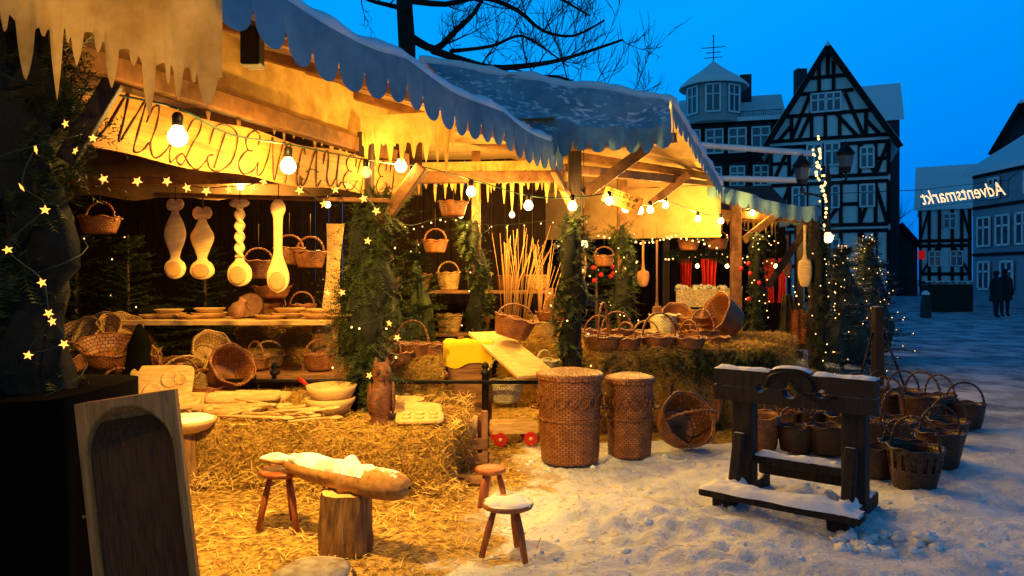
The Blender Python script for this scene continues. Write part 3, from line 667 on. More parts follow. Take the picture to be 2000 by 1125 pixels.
# ------------------------------------------------------------ sign
sg=thing('stall_sign','long golden sign board with ornate painted lettering over the hanging spoons','sign',(BX(3.5),3.5,2.15))
pa=Vector((BX(3.42)+.03,3.42,2.16)); pb=Vector((BX(7.0)+.03,7.0,2.30)); ud=(pb-pa); Ls=ud.length; un=ud.normalized(); nrm=Vector((un.y,-un.x,0)).normalized()
def sgp(u,v,o=0): 
    return pa+ud*(u+(.035*(v)*(1-u)))+Vector((0,0,v*.3-.035*math.sin(PI*u)+.012*math.sin(u*22)))+nrm*(o+.02*math.sin(u*9))
mb=MB(); mb.grid(60,4,lambda u,v: sgp(u,v,.0)); mb.grid(60,4,lambda u,v: sgp(u,v,-.015)); mb.grid(60,1,lambda u,v:sgp(u,0,-.015*v)); mb.grid(60,1,lambda u,v:sgp(u,1,-.015*v)); build(mb,'board',m_sign,sg,world=True)
GL={'M':[[(-.34,.55),(-.42,.25),(-.28,-.02),(-.08,.12),(.06,.5),(.2,1.08),(.3,.6),(.36,.12),(.5,.6),(.64,1.05),(.68,.5),(.72,.02),(.9,.05),(1.0,.25)]],
'U':[[(-.12,.62),(-.08,.95),(.06,1.0),(.12,.6),(.12,.2),(.32,-.02),(.56,.3),(.62,1),(.6,.3),(.7,-.02),(.84,.15)]],
'L':[[(-.02,.68),(.08,1),(.3,1.05),(.34,.8),(.2,.4),(.1,.0),(-.08,.05),(.02,.22),(.3,.02),(.55,-.05),(.78,.22)]],
'D':[[(.24,.9),(.18,.5),(.12,.03)],[(-.2,.55),(-.15,.95),(.2,1.08),(.68,.85),(.68,.25),(.3,-.04),(-.02,.02),(-.16,.25),(.0,.32)]],
'E':[[(.6,.72),(.6,.98),(.34,1.05),(.1,.8),(.24,.56),(.42,.55),(.18,.5),(.0,.2),(.22,-.04),(.55,.05),(.72,.3)]],
'N':[[(-.2,.3),(-.16,.0),(.02,.1),(.14,.5),(.2,1.05),(.36,.5),(.54,-.02),(.62,.6),(.72,1.05),(.9,.85)]],
'H':[[(-.16,.6),(-.06,.98),(.1,1.02),(.14,.6),(.08,-.02)],[(.82,.85),(.66,1.05),(.56,.4),(.64,-.02),(.84,.18)],[(.0,.42),(.3,.58),(.62,.48)]],
'A':[[(-.2,.25),(-.1,-.02),(.1,.2),(.38,1.05),(.48,.5),(.58,-.02),(.78,.15)],[(.02,.36),(.3,.46),(.6,.38)]],
'R':[[(.2,.92),(.12,.4),(.04,-.02)],[(-.2,.55),(-.05,.98),(.36,1.06),(.62,.8),(.4,.54),(.15,.5),(.38,.4),(.52,.02),(.82,.1)]],
'I':[[(-.04,.7),(.08,1),(.28,.95),(.2,.3),(.1,-.02),(-.1,.08),(-.02,.24)]]}
word='MULDENHAUEREI'; mb=MB()
for i,ch in enumerate(word):
    for st_ in GL[ch]:
        pts=[]
        for (a_,b_) in cat(st_,8):
            u=.045+(i+.06+a_*1.08)/len(word)*.9; v=.06+b_*.86; pts.append(sgp(u,v,.004))
        rr=[.0028+.0034*abs(math.sin(j*.33)) for j in range(len(pts))]; mb.tube(pts,rr,5)
build(mb,'lettering',m_ink,sg,world=True)
# ------------------------------------------------------------ lamp strings
def bulb_parts(par,loc,r=.045,e=30,lit=True):
    mb=MB(); mb.lathe([(.001,-r),(r*.5,-r*.87),(r*.87,-r*.5),(r,0),(r*.9,r*.45),(r*.6,r*.9),(r*.42,r*1.3)],16); o=build(mb,'bulb',m_glow if lit else m_frame,par); o.location=Vector(loc)
    mb=MB(); mb.lathe([(r*.45,r*1.1),(r*.55,r*1.2),(r*.55,r*2.2),(r*.3,r*2.5),(.004,r*2.55)],12); build(mb,'socket',m_iron,o)
    if lit: light('bulb_lamp',Vector(loc),e*1.8,r=.02,parent=par)
ls=thing('festoon_lights','festoon of large bulbs running from the sign past the corner fringe','string lights',(0,0,0))
path=[Vector((-1.75,1.5,2.75)),P(-40,120,2.8),P(205,180,3.5),P(347,212,3.75),P(450,262,4.2),P(563,282,4.7),P(715,312,5.6),P(783,322,6.1),P(822,325,6.4),P(920,350,6.8),P(1032,382,7.0),P(1118,386,7.1),P(1180,378,7.3)]
mb=MB(); mb.tube(cat([tuple(q) for q in path],5),.006,5); build(mb,'cable',m_cable,ls)
bulb_parts(ls,(-1.75,1.5,2.62),.05,17)
for px,py,Y,r,e_,lit in [(347,268,3.75,.05,10,1),(563,325,4.7,.05,20,1),(715,338,5.6,.042,0,0),(783,325,6.0,.05,30,1),(920,375,6.8,.045,26,1),(1032,402,7.0,.045,20,1),(1118,403,7.1,.045,18,1)]:
    bulb_parts(ls,P(px,py,Y),r,e_,bool(lit))
ls2=thing('festoon_lights','festoon of bulbs under the middle awning right of the small tilted sign','string lights',(0,0,0))
path=[P(1180,378,7.6),P(1190,380,7.8),P(1222,396,8.2),P(1250,400,8.6),P(1270,400,9),P(1300,392,9.6),P(1363,415,10.2),P(1408,420,10.6),P(1470,405,11)]
mb=MB(); mb.tube(cat([tuple(q) for q in path],5),.006,5); build(mb,'cable',m_cable,ls2)
for px,py,Y,e_ in [(1190,393,7.8,22),(1222,408,8.2,0),(1250,412,8.6,32),(1270,410,9.0,0),(1300,401,9.6,42),(1363,428,10.2,48),(1408,432,10.6,0),(1470,416,11,45)]:
    bulb_parts(ls2,P(px,py,Y),.043,e_ or 8,True)
ss=thing('star_lights','string of small glowing stars sagging across the front of the spoons','string lights',(0,0,0))
S=[(60,296),(132,334),(202,350),(268,354),(326,354),(365,367),(403,373),(447,370),(492,366),(515,354),(552,350),(585,372),(633,398),(655,370),(680,362),(710,388),(735,412)]
pts=[P(a,b-6,4.6+.0016*a) for a,b in S]; mb=MB(); mb.tube(cat([tuple(q) for q in pts],4),.0035,4); build(mb,'wire',m_cable,ss)
for a,b in S:
    o=build(None,'star_light',None,ss,me=starM); o.location=P(a,b,4.6+.0016*a); o.rotation_euler=(U(-.3,.3),U(-.6,.6),U(-.5,.5)); o.scale=(1.15,)*3
ss=thing('star_lights','loose string of orange stars hanging down the dark left edge','string lights',(0,0,0))
S=[(70,292),(42,366),(88,410),(15,488),(82,552),(95,612),(125,672),(55,694),(102,628)]
pts=[P(a,b-6,2.85) for a,b in S]; mb=MB(); mb.tube(cat([tuple(q) for q in pts],4),.003,4); build(mb,'wire',m_cable,ss)
for a,b in S:
    o=build(None,'star_light',None,ss,me=starM); o.location=P(a,b,2.8); o.rotation_euler=(U(-.6,.6),U(-.6,.6),U(-.9,.9)); o.scale=(.6,)*3
def fairy(label,pts,n,drop=0,sd=1,r=1):
    rnd=random.Random(sd); t_=thing('fairy_lights',label,'string lights',tuple(pts[0])); q=cat([tuple(p) for p in pts],8); mb=MB(); mb.tube(q,.003,4,); build(mb,'wire',m_cable,t_,world=True)
    for i in range(n):
        c=Vector(q[int(i/(n-1)*(len(q)-1))]); o=build(None,'fairy_light',None,t_,me=dotM); o.location=c-t_.location+Vector((0,0,-.015-drop*rnd.random())); o.scale=(r*rnd.uniform(.7,1.2),)*3
fairy('fairy lights draped from the wreathed post towards the middle fringe',[P(735,420,6.3),P(800,440,7.2),P(870,425,7.8),P(960,440,8),P(1080,430,7.6)],18,.03,1)
fairy('fairy lights under the middle awning behind the hampers post',[P(1090,470,9),P(1180,455,9.5),P(1260,470,10),P(1320,455,10),P(1400,480,10.5)],28,.05,2,1.5)
fairy('curtain of small lights under the fringe of the far awning',[P(1250,440,11.5),P(1330,445,12),P(1420,440,12.3),P(1520,455,12.8)],40,.22,3,1.5)
fairy('vertical string of bright lights on the tall lamp pole',[P(1598,262,14.4),P(1602,300,14.4),P(1594,330,14.4),P(1608,360,14.4),P(1614,400,14.4),P(1608,440,14.4)],30,.12,4,3.2)
fairy('second vertical string of bright lights beside the tall lamp pole',[P(1588,290,14.6),P(1600,320,14.6),P(1612,350,14.6),P(1600,385,14.6),P(1596,430,14.6)],20,.12,14,2.6)
fairy('low fairy lights round the red curtained stall posts',[P(1300,500,12),P(1380,492,12),P(1460,500,12),P(1530,520,12),P(1560,590,12)],26,.06,5,1.5)
t_=thing('fir_swag','dark fir swag with lights hung across the far stall above the counter','fir garland',tuple(P(1310,495,11.7))); mb=MB()
for i in range(260):
    k=R(); c=P(lerp(1310,1430,k),492+10*math.sin(PI*k*2)**2,11.7); sprig(mb,c+Vector((U(-.03,.03),U(-.05,.05),U(-.05,.05))),Vector((U(-1,1),U(-1,1),U(-1.2,.6))),U(.08,.16),8,.05,.005)
build(mb,'greenery',m_fir,t_,False,True)
# ------------------------------------------------------------ giant spoons
def spoon(label,px,ytop,ybot,Y,wpx,kind):
    a=P(px,ytop,Y); b=P(px,ybot,Y); L_=a.z-b.z; w_=wpx/2/F*Y
    t_=thing('giant_spoon',label,'wooden spoon',tuple(b),group='giant carved wooden spoons hanging in a row',rotz=U(-.25,.25))
    mb=MB()
    pr={0:[(.01,0),(.5,.02),(.85,.07),(1,.14),(.85,.21),(.45,.27),(.55,.36),(.9,.5),(1,.6),(.8,.72),(.4,.84),(.35,.9),(.7,.95),(.3,1)],
        1:[(.01,0),(.55,.02),(.95,.08),(1,.15),(.8,.23),(.4,.3),(.6,.42),(.9,.55),(.95,.65),(.5,.8),(.35,.88),(.8,.94),(.5,1),(.05,1.0)],
        2:[(.01,0),(.5,.02),(.9,.07),(1,.15),(.85,.22),(.4,.29),(.3,.35)],
        3:[(.01,0),(.55,.03),(.9,.1),(.95,.2),(.7,.3),(.4,.42),(.38,.6),(.42,.8),(.62,.88),(.6,.94),(.3,1),(.02,1)]}[kind]
    pp=cat(pr,5); mb.lathe([(max(.001,r*w_),z*L_) for r,z in pp],20,sy=.3)
    if kind==2:
        def f(u,v):
            A=2*PI*u+v*14; q=.3*w_; return Vector((math.cos(2*PI*u)*q*(1+.35*math.cos(2*A)),math.sin(2*PI*u)*q*(1+.35*math.cos(2*A)),L_*(.33+.55*v)))
        mb.grid(16,60,f,True); mb.blob((-.3*w_,0,L_*.93),(w_*.5,.02,L_*.045)); mb.blob((.3*w_,0,L_*.93),(w_*.5,.02,L_*.045)); mb.blob((0,0,L_*.9),(w_*.35,.025,L_*.04))
    build(mb,'spoon_body',m_pale,t_)
    mb=MB(); mb.blob((0,-.3*w_*.95,L_*.13),(w_*.72,.012,L_*.1),16,9,0); build(mb,'bowl_hollow',m_hollow,t_)
    if kind in(0,1):
        mb=MB(); mb.blob((-w_*.35,0,L_*.97),(w_*.45,.015,w_*.5)); mb.blob((w_*.35,0,L_*.97),(w_*.45,.015,w_*.5)); build(mb,'carved_head',m_pale,t_)
    mb=MB(); mb.tube([(0,0,L_*.97),(0,.01,L_*1.0+.12)],.004,5); build(mb,'hanging_cord',m_dark,t_)
spoon('leftmost hanging giant spoon with a bulging handle',342,395,545,5.6,46,0)
spoon('second hanging giant spoon from the left, broad and short',395,412,546,5.7,50,1)
spoon('hanging giant spoon with a spirally twisted handle',468,385,560,5.5,52,2)
spoon('rightmost hanging giant spoon with a long plain handle',543,390,572,5.6,46,3)
mb=MB(); p=P(645,618,7.6)
def f(u,v):
    w_=.1*(1-.35*math.sin(PI*v*.9)); return p+Vector(((u-.5)*2*w_+.05*v,.02*math.cos(PI*(u-.5)),.95*v))
mb.grid(10,14,f); mb.grid(10,14,lambda u,v: f(1-u,v)+Vector((0,.035,0))); mb.grid(1,14,lambda u,v:f(0,v)+Vector((0,.035*u,0))); mb.grid(1,14,lambda u,v:f(1,v)+Vector((0,.035*u,0)))
top(mb,'carved_board',m_pale,'tall pale carved board standing upright at the right end of the table','board')
# ------------------------------------------------------------ table, platform
tb=thing('display_table','long rough plank table carrying wooden plates inside the stall','table',(-3.0,7.8,0))
mb=MB(); 
for k in range(3): mb.box((-2.95,7.48+k*.26,1.09),(2.35,.25,.05))
build(mb,'tabletop',m_palex,tb,False,True,.006)
for x,y in ((-1.95,7.75),(-3.9,7.75)):
    mb=MB(); mb.lathe([(.15,.6),(.14,.8),(.13,1.06)],18,c=(x,y,0),wob=.25); build(mb,'log_leg',m_stump,tb,True,True)
pf=thing('platform','low plank platform with baskets behind the iron railing','platform',(-2.9,7.9,0))
mb=MB()
for k in range(6): mb.box((-2.95,7.25+k*.26,.585),(2.9,.25,.05))
build(mb,'deck',m_woodx,pf,False,True,.005)
for x in(-4.2,-1.7):
    for y in(7.3,8.5): mb=MB(); mb.box((x,y,.28),(.1,.1,.56)); build(mb,'leg',m_dark,pf,False,True)
def plate(label,loc,r,h=.03,rot=None,m=m_pale):
    t_=thing('wooden_plate',label,'plate',loc,group='carved wooden plates and bowls',rot=rot or (0,0,U(0,3)))
    mb=MB(); mb.lathe([(.001,0),(r*.6,0),(r*.93,h*.8),(r,h),(r*.97,h*1.05),(r*.85,h*.75),(r*.55,h*.35),(.001,h*.3)],28); build(mb,'plate_body',m,t_)
    return t_
for i,(px,Y,z,r,h,l_) in enumerate([(330,7.7,1.117,.17,.05,'leftmost round plate on the plank table'),(330,7.7,1.16,.15,.05,'round plate stacked on the leftmost plate'),(372,7.6,1.117,.14,.04,'flat plate second from the left on the table'),(410,7.75,1.117,.19,.055,'wide plate left of the wooden drum'),(410,7.75,1.165,.16,.055,'bowl stacked on the wide plate left of the drum'),(530,7.6,1.117,.17,.04,'flat plate right of the wooden drum'),(565,7.75,1.117,.19,.055,'wide plate under a stack right of the drum'),(566,7.75,1.165,.16,.055,'top plate of the stack right of the drum'),(625,7.65,1.117,.2,.055,'wide plate before the tall upright board'),(627,7.65,1.165,.17,.05,'top plate before the tall upright board'),(668,7.5,1.117,.14,.04,'small plate at the right end of the table'),(295,7.65,1.117,.12,.04,'small plate at the left end of the table')]):
    x,y=at_(px,Y); plate(l_,(x,y,z),r,h)
t_=thing('wooden_drum','small wooden drum lying among the plates on the table','drum',tuple(P(490,598,7.8)),rot=(1.4,0,.3)); t_.location.z=1.24
mb=MB(); mb.lathe([(.001,-.1),(.115,-.1),(.125,-.09),(.125,.09),(.115,.1),(.1,.09),(.001,.09)],24); build(mb,'drum_body',m_wood,t_)
mb=MB(); mb.lathe([(.128,.06),(.134,.07),(.134,.09),(.126,.1)],24); build(mb,'hoop',m_dark,t_)
t_=thing('wooden_jug','turned wooden jug lying left of the drum on the table','jug',tuple(P(455,600,7.6)),rot=(0,.5,.3)); t_.location.z=1.13
mb=MB(); mb.lathe([(.001,0),(.06,.0),(.085,.06),(.07,.13),(.035,.18),(.045,.22),(.03,.22),(.001,.15)],20); build(mb,'jug_body',m_wood,t_)
mb=MB(); mb.tube([(.07,0,.05),(.12,0,.08),(.12,0,.14),(.05,0,.18)],.01,6); build(mb,'handle',m_wood,t_)
def slab(name,label,cat_,c,L_,W,T,rot,m=m_palex,hollow=True,grp=None,oval=.5,holes=None):
    t_=thing(name,label,cat_,c,rot=rot,group=grp); mb=MB(); n=28
    def rim(a,k): 
        ca,sa=math.cos(a),math.sin(a); e_=2/(2+oval*6); return (math.copysign(abs(ca)**e_,ca)*L_/2*k,math.copysign(abs(sa)**e_,sa)*W/2*k)
    prof=[(.001,0),(.95,0),(1,T*.3),(1,T),(.86,T*1.0),(.72,T*.45),(.4,T*.35),(.001,T*.35)] if hollow else [(.001,0),(.97,0),(1,T*.3),(1,T*.8),(.97,T),(.5,T),(.001,T)]
    Vv=[(*rim(2*PI*j/n,k),z) for k,z in prof for j in range(n)]; fs=[[k*n+j,k*n+(j+1)%n,(k+1)*n+(j+1)%n,(k+1)*n+j] for k in range(len(prof)-1) for j in range(n)]
    mb.add(Vv,fs); build(mb,'board_body',m,t_,True)
    if holes:
        for hx,hy,hr in holes:
            mb=MB(); mb.lathe([(hr,T+.002),(hr*1.1,T+.012),(hr*.9,T+.014),(hr*.75,T+.004),(.001,T+.003)],20,c=(hx,hy,0)); build(mb,'carved_ring',m,t_)
    return t_
gp='carved boards and troughs lying on the hay'
x,y=at_(315,6.5); slab('cutting_board','upright carved cutting board with round carved rings on the left hay','cutting board',(x,y,.58),.54,.38,.04,(1.15,0,.1),m_palex,False,gp,1,[(.08,.06,.07),(.17,.06,.05),(-.05,-.06,.08)])
for px,Y,z,L_,W,rz,l_ in [(350,6.4,.46,.55,.24,.1,'flat trough lying under the upright cutting board'),(405,6.2,.46,.65,.24,.15,'long trough left of the railing post'),(440,6.55,.46,.55,.22,-.1,'pale trough behind the long trough'),(475,6.3,.5,.6,.2,.25,'trough lying across the others near the railing post'),(510,6.6,.46,.5,.22,.05,'trough nearest the bowls at the back'),(800,5.85,.46,.5,.28,.1,'thick board with hollows lying right of the owl'),(330,6.1,.46,.5,.2,.3,'small trough in front of the cutting board'),(455,5.95,.45,.5,.16,-.35,'slim trough lying at the front edge of the hay')]:
    x,y=at_(px,Y); slab('wooden_trough',l_,'trough',(x,y,z),L_,W,.06,(U(-.1,.1)+.1,U(-.08,.08),rz),m_palex,True,gp,.6)
x,y=at_(790,6.3); plate('wooden plate right behind the carved owl',(x,y,.46),.17,.05)
x,y=at_(820,5.6); slab('muffin_board','pale board with six round hollows on the front right bale','board',(x,y,.47),.36,.24,.03,(.1,0,.1),m_palex,False,gp,1,[(-.1,.05,.03),(0,.05,.03),(.1,.05,.03),(-.1,-.05,.03),(0,-.05,.03),(.1,-.05,.03)])
def bowl(label,c,r,h,m=m_pale,snow=False,rot=None):
    t_=thing('wooden_bowl',label,'bowl',c,group='big carved wooden bowls',rot=rot)
    mb=MB(); pr=[(.001,0),(r*.4,0),(r*.75,h*.3),(r*.95,h*.75),(r,h),(r*.94,h*1.02),(r*.88,h*.75),(r*.6,h*.3),(.001,h*.15)]; mb.lathe(pr,32); build(mb,'bowl_body',m,t_)
    if snow: mb=MB(); mb.lathe([(r*.9,h*.8),(r*.93,h*1.0),(r*.7,h*1.2),(r*.4,h*1.3),(.001,h*1.32)],24,wob=.12); build(mb,'snow_filling',m_snow,t_)
x,y=at_(645,5.95); bowl('lower of the two big pale bowls left of the wreathed post',(x,y,.43),.2,.15); bowl('upper of the two big pale bowls left of the wreathed post',(x+.01,y,.52),.2,.16)
for i in range(22):
    x,y=at_(470+i*7+U(-8,8),5.75+U(-.15,.4)); t_=thing('wooden_ladle','slim pale wooden ladle in the loose pile on the hay, left of the bowls','ladle',(x,y,.46+.012*(i%5)),group='slim wooden ladles in a loose pile',rot=(0,U(-.15,.15),U(-.4,1.3)))
    mb=MB(); mb.tube([(-.2,0,.01),(0,0,.015),(.14,0,.01)],[.009,.011,.014],6); mb.blob((.17,0,.01),(.055,.034,.016),12,7,0); build(mb,'ladle_body',m_palex,t_)
t_=thing('red_ladle','small ladle with a red painted handle by the railing','ladle',tuple(P(600,775,6.6)),rot=(0,.5,-.5)); t_.location.z=.56
mb=MB(); mb.tube([(-.12,0,.02),(.06,0,.02)],[.02,.016],8); build(mb,'handle',m_redp,t_); mb=MB(); mb.blob((.12,0,.02),(.06,.04,.02),12,7,0); build(mb,'scoop',m_pale,t_)
# owl
x,y=at_(745,5.62); t_=thing('carved_owl','dark brown carved wooden owl standing on the hay bale','carving',(x,y,.44),rotz=.3)
m_owl=mat('dark_carved_wood',(.17,.06,.025),(.06,.022,.01),26,.5,1.0,(1,1,2))
mb=MB(); mb.lathe(cat([(.001,0),(.085,0),(.07,.04),(.085,.1),(.095,.18),(.085,.26),(.06,.31),(.07,.35),(.075,.39),(.055,.44),(.03,.46),(.001,.46)],2),26,wob=.3); build(mb,'owl_body',m_owl,t_)
for s in(-1,1):
    mb=MB(); mb.lathe([(.024,0),(.014,.04),(.001,.075)],8,c=(s*.042,0,.43)); build(mb,'ear_tuft',m_owl,t_)
    mb=MB(); mb.blob((s*.028,-.062,.39),(.02,.012,.02),12,8,0); build(mb,'eye',m_dark,t_)
    mb=MB(); mb.blob((s*.085,.005,.19),(.024,.055,.12),12,9,.1); build(mb,'wing',m_owl,t_)
mb=MB(); mb.lathe([(.014,0),(.001,.04)],8,M=Matrix.Rotation(2.4,4,'X'),c=(0,-.075,.365)); build(mb,'beak',m_dark,t_)
mb=MB(); mb.box((0,0,.0),(.2,.16,.03)); build(mb,'foot_block',m_owl,t_,False,bevel=.008)
# ------------------------------------------------------------ foreground trough, counter
t_=thing('upright_trough','tall wooden trough standing on end in the left foreground with a dark hollow','trough',(-1.2,2.55,0),rot=(-.08,-.14,.12))
W_,L_=.34,1.14
def hol(x,z):
    r=W_*.43; top_=L_-.06-r; bot=.12+r
    if z>top_: d=math.hypot(x*1.0,(z-top_)*.85)
    elif z<bot: d=math.hypot(x,(z-bot))
    else: d=abs(x)
    k=max(0,1-(d/r)**2); return .1*k**.55
def bow(x): return .035*(2*x/W_)**2
mb=MB()
mb.grid(60,140,lambda u,v: Vector(((u-.5)*W_,hol((u-.5)*W_,v*L_)+bow((u-.5)*W_)-.035,v*L_)))
mb.grid(44,30,lambda u,v: Vector(((.5-u)*W_,.125-.06*(2*u-1)**2-.03*(2*u-1)**6,v*L_)))
mb.grid(1,30,lambda u,v: Vector((-W_/2,.035*(1-u),v*L_))); mb.grid(1,30,lambda u,v: Vector((W_/2,.035*u,v*L_))); mb.grid(44,1,lambda u,v: Vector(((u-.5)*W_,lerp(hol((u-.5)*W_,L_)+bow((u-.5)*W_)-.035,.125-.06*(2*u-1)**2-.03*(2*u-1)**6,v),L_)))
mt=mat('trough_outer_wood',(.55,.25,.065),(.28,.115,.025),10,.6,.5,(5,5,.5)); build(mb,'trough_body',mt,t_,True)
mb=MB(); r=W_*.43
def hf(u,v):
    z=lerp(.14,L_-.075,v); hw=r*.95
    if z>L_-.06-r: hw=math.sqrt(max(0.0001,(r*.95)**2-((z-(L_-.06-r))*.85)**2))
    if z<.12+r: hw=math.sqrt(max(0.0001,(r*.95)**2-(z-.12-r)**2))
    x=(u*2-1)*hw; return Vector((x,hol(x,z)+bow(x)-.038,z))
mb.grid(40,100,hf); build(mb,'trough_hollow',mat('shaded_trough_hollow',(.17,.065,.016),(.07,.024,.007),16,.6,.9,(8,8,.6)),t_)  # darker wood colour paints the shade inside the recess
t_=thing('covered_counter','black cloth covered counter in the dark left foreground','counter',(-2.35,3.3,0))
mb=MB()
def cf(u,v):
    a=2*PI*u; e_=.35; x=math.copysign(abs(math.cos(a))**e_,math.cos(a))*.55; y=math.copysign(abs(math.sin(a))**e_,math.sin(a))*.42
    k=1+.04*(1-v)*math.sin(a*14); return Vector((x*k*(1-.0*v),y*k,1.06*v))
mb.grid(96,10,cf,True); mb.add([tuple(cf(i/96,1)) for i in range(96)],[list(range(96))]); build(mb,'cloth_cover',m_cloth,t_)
x,y=at_(272,6.6)
t_=thing('pointed_sack','dark pointed cloth draped figure shape standing among the left baskets','sack',(x,y,.6))  # stand-in shape for a dark pointed outline too dim to identify
mb=MB(); mb.lathe([(.001,0),(.14,0),(.12,.1),(.09,.25),(.1,.34),(.06,.44),(.02,.52),(.001,.53)],16,wob=.3); build(mb,'sack_body',m_cloth,t_)
# ------------------------------------------------------------ stumps, stools, carved log
def stump(label,x,y,r,h,snow=False,m=m_stump):
    t_=thing('tree_stump',label,'stump',(x,y,0),group='chopped tree stumps in front of the stall')
    mb=MB()
    def f(u,v):
        a=2*PI*u; rr=r*(1.14-.14*v+.12*noise.noise(Vector((math.cos(a)*2,math.sin(a)*2,x*5)))+.08*noise.noise(Vector((math.cos(a)*9,math.sin(a)*9,v*2)))+.04*noise.noise(Vector((math.cos(a)*22,math.sin(a)*22,v*3))))
        return Vector((rr*math.cos(a),rr*math.sin(a),h*v))
    mb.grid(96,14,f,True); build(mb,'bark',m,t_)
    mb=MB(); mb.grid(96,5,lambda u,v: Vector((f(u,1).x*(1-v)*.99,f(u,1).y*(1-v)*.99,h-.002+.004*math.sin(v*20))),True); build(mb,'cut_face',m_pale,t_)
    if snow: mb=MB(); mb.lathe([(r*1.02,h),(r*1.0,h+.01),(r*.85,h+.03),(r*.5,h+.04),(.001,h+.035)],28,wob=.35); build(mb,'snow_cap',m_dsnow,t_)
    return t_
p=G(668,1085); stump('tree stump carrying the thick end of the carved log',p.x,p.y+.1,.135,.33)
p=G(357,950); stump('tree stump under the wide bowl of snow',p.x,p.y,.1,.4)
stump('low snow covered stump at the bottom edge',(615-1000)/F*3.55,3.55,.18,.12,True)
bowl('wide pale bowl filled with snow on the small stump',(p.x+.04,p.y,.4),.2,.1,m_pale,True)
def stool(label,px,py,r,h,seatmat,rz=0,n=3):
    p=G(px,py); t_=thing('stool',label,'stool',(p.x,p.y,0),rotz=rz,group='small three legged wooden stools')
    mb=MB(); mb.lathe([(.001,h-.035),(r*.8,h-.035),(r*.97,h-.025),(r,h-.01),(r*.97,h),(r*.8,h-.005),(.001,h-.01)],28,wob=.05); build(mb,'seat',seatmat,t_)
    if seatmat is m_reds:
        mb=MB(); mb.lathe([(r*.86,h-.006),(r*.8,h+.003),(r*.5,h+.012),(.001,h+.01)],40,wob=.8,c=(0,.01,0)); build(mb,'snow_patch',m_snow,t_)
    for k in range(n):
        a=2*PI*k/n-PI/2+.5; d=Vector((math.cos(a),math.sin(a),0)); mb=MB(); mb.tube([d*r*.5+Vector((0,0,h-.03)),d*r*.75+Vector((0,0,h*.5)),d*r*1.02],[.015,.021,.017],8); build(mb,'leg',m_red,t_)
stool('front stool with snow on its seat beside the carved log',992,1085,.145,.3,m_reds,.2)
stool('smaller stool farther back behind the snowy one',958,985,.105,.25,m_red,.9)
stool('reddish stool carrying the thin end of the carved log',552,1030,.14,.36,m_red,.4)
a=P(528,918,4.62); b=P(800,985,4.0); a.z=.43; b.z=.41
t_=thing('carved_log','long carved fish shaped log with snow, lying on a stump and a stool','carved log',tuple((a+b)/2))
mb=MB(); d=(b-a); n=[(0,.085,.02),(.08,.07,.025),(.13,.035,.03),(.18,.06,.05),(.3,.085,.07),(.55,.09,.08),(.6,.105,.1),(.64,.085,.08),(.75,.09,.085),(.9,.08,.08),(.97,.055,.055),(1.0,.01,.01)]
nn=cat(n,4); dn=d.normalized(); sd_=Vector((dn.y,-dn.x,0)).normalized(); up_=sd_.cross(dn)
if up_.z<0: up_=-up_
def lf(u,v):
    i=min(len(nn)-1,int(round(v*(len(nn)-1)))); t0,w0,h0=nn[i]; A=2*PI*u; c=a+d*t0+Vector((0,0,-.02*math.sin(PI*t0)))
    k=1+.05*noise.noise(Vector((u*8,v*6,1)))
    return c+sd_*math.cos(A)*w0*k+up_*math.sin(A)*h0*k
mb.grid(28,len(nn)-1,lf,True); build(mb,'log_body',mat('carved_log_wood',(.5,.27,.08),(.26,.12,.03),7,.6,.6,(3,3,3),snow=.3),t_,True,True)
mb=MB()
def sf(u,v):
    i=min(len(nn)-1,int(round((.04+.68*v)*(len(nn)-1)))); t0,w0,h0=nn[i]; A=PI*(.15+.7*u); c=a+d*t0+Vector((0,0,-.02*math.sin(PI*t0)))
    q=noise.noise(Vector((u*4,v*12,0)))
    k=1.0+.24*math.sin(PI*u)**.7*math.sin(PI*v)**.3*(.75+1.2*q)
    return c+sd_*math.cos(A)*w0*k+up_*math.sin(A)*h0*k
mb.grid(18,60,sf); build(mb,'snow_on_log',m_snow,t_,True,True)
# ------------------------------------------------------------ iron railing
rl=thing('iron_railing','low black iron railing in front of the stall platform','railing',(-1.6,7.2,0))
for px in (200,537,948):
    x,y=at_(px,7.15); mb=MB(); mb.lathe([(.05,0),(.04,.05),(.035,.1),(.035,.6),(.048,.61),(.048,.64),(.02,.65),(.038,.68),(.03,.71),(.001,.73)],14,c=(x,y,0)); build(mb,'post',m_iron,rl,True,True)
mb=MB(); mb.tube([at_(130,7.0)+(.58,),at_(1060,7.0)+(.55,)],.018,8); build(mb,'rail',m_iron,rl,True,True)
t_=thing('sloping_board','pale board sloping down to the right beside the wreathed post','board',(-.1,7.6,.3))
mb=MB(); mb.beam(P(950,650,7.9),P(1050,735,6.9),.42,.03,(0,0,1)); build(mb,'plank',m_palex,t_,False,True,.005)
for px,Y in((955,7.95),(900,8.0)):
    x,y=at_(px,Y); mb=MB(); mb.beam((x,y,0),(x,y,.9),.06,.06); build(mb,'leg',m_beam,t_,False,True)
x,y=at_(915,7.7); t_=thing('cloth_covered_box','box draped with a bright yellow cloth behind the railing','box',(x,y,0))
mb=MB(); mb.box((0,0,.44),(.4,.3,.86)); build(mb,'crate',m_woodx,t_,False,bevel=.01)
mb=MB()
def yf(u,v):
    x_=(u-.5)*.5; s=(v-.5)*2.0
    if abs(s)<.45: y_=s/.45*.17; z=.89
    else: y_=math.copysign(.175+.01*math.sin(u*18),s); z=.89-(abs(s)-.45)/.55*(.24+.03*math.sin(u*7))
    return Vector((x_,y_,z+.006*math.sin(u*17+v*9)))
mb.grid(24,22,yf); build(mb,'yellow_cloth',m_yel,t_)
x,y=at_(1003,6.9); t_=thing('toy_wagon','small wooden pull wagon with bright red wheels under the sloping board','toy',(x,y,.0),rotz=.15)
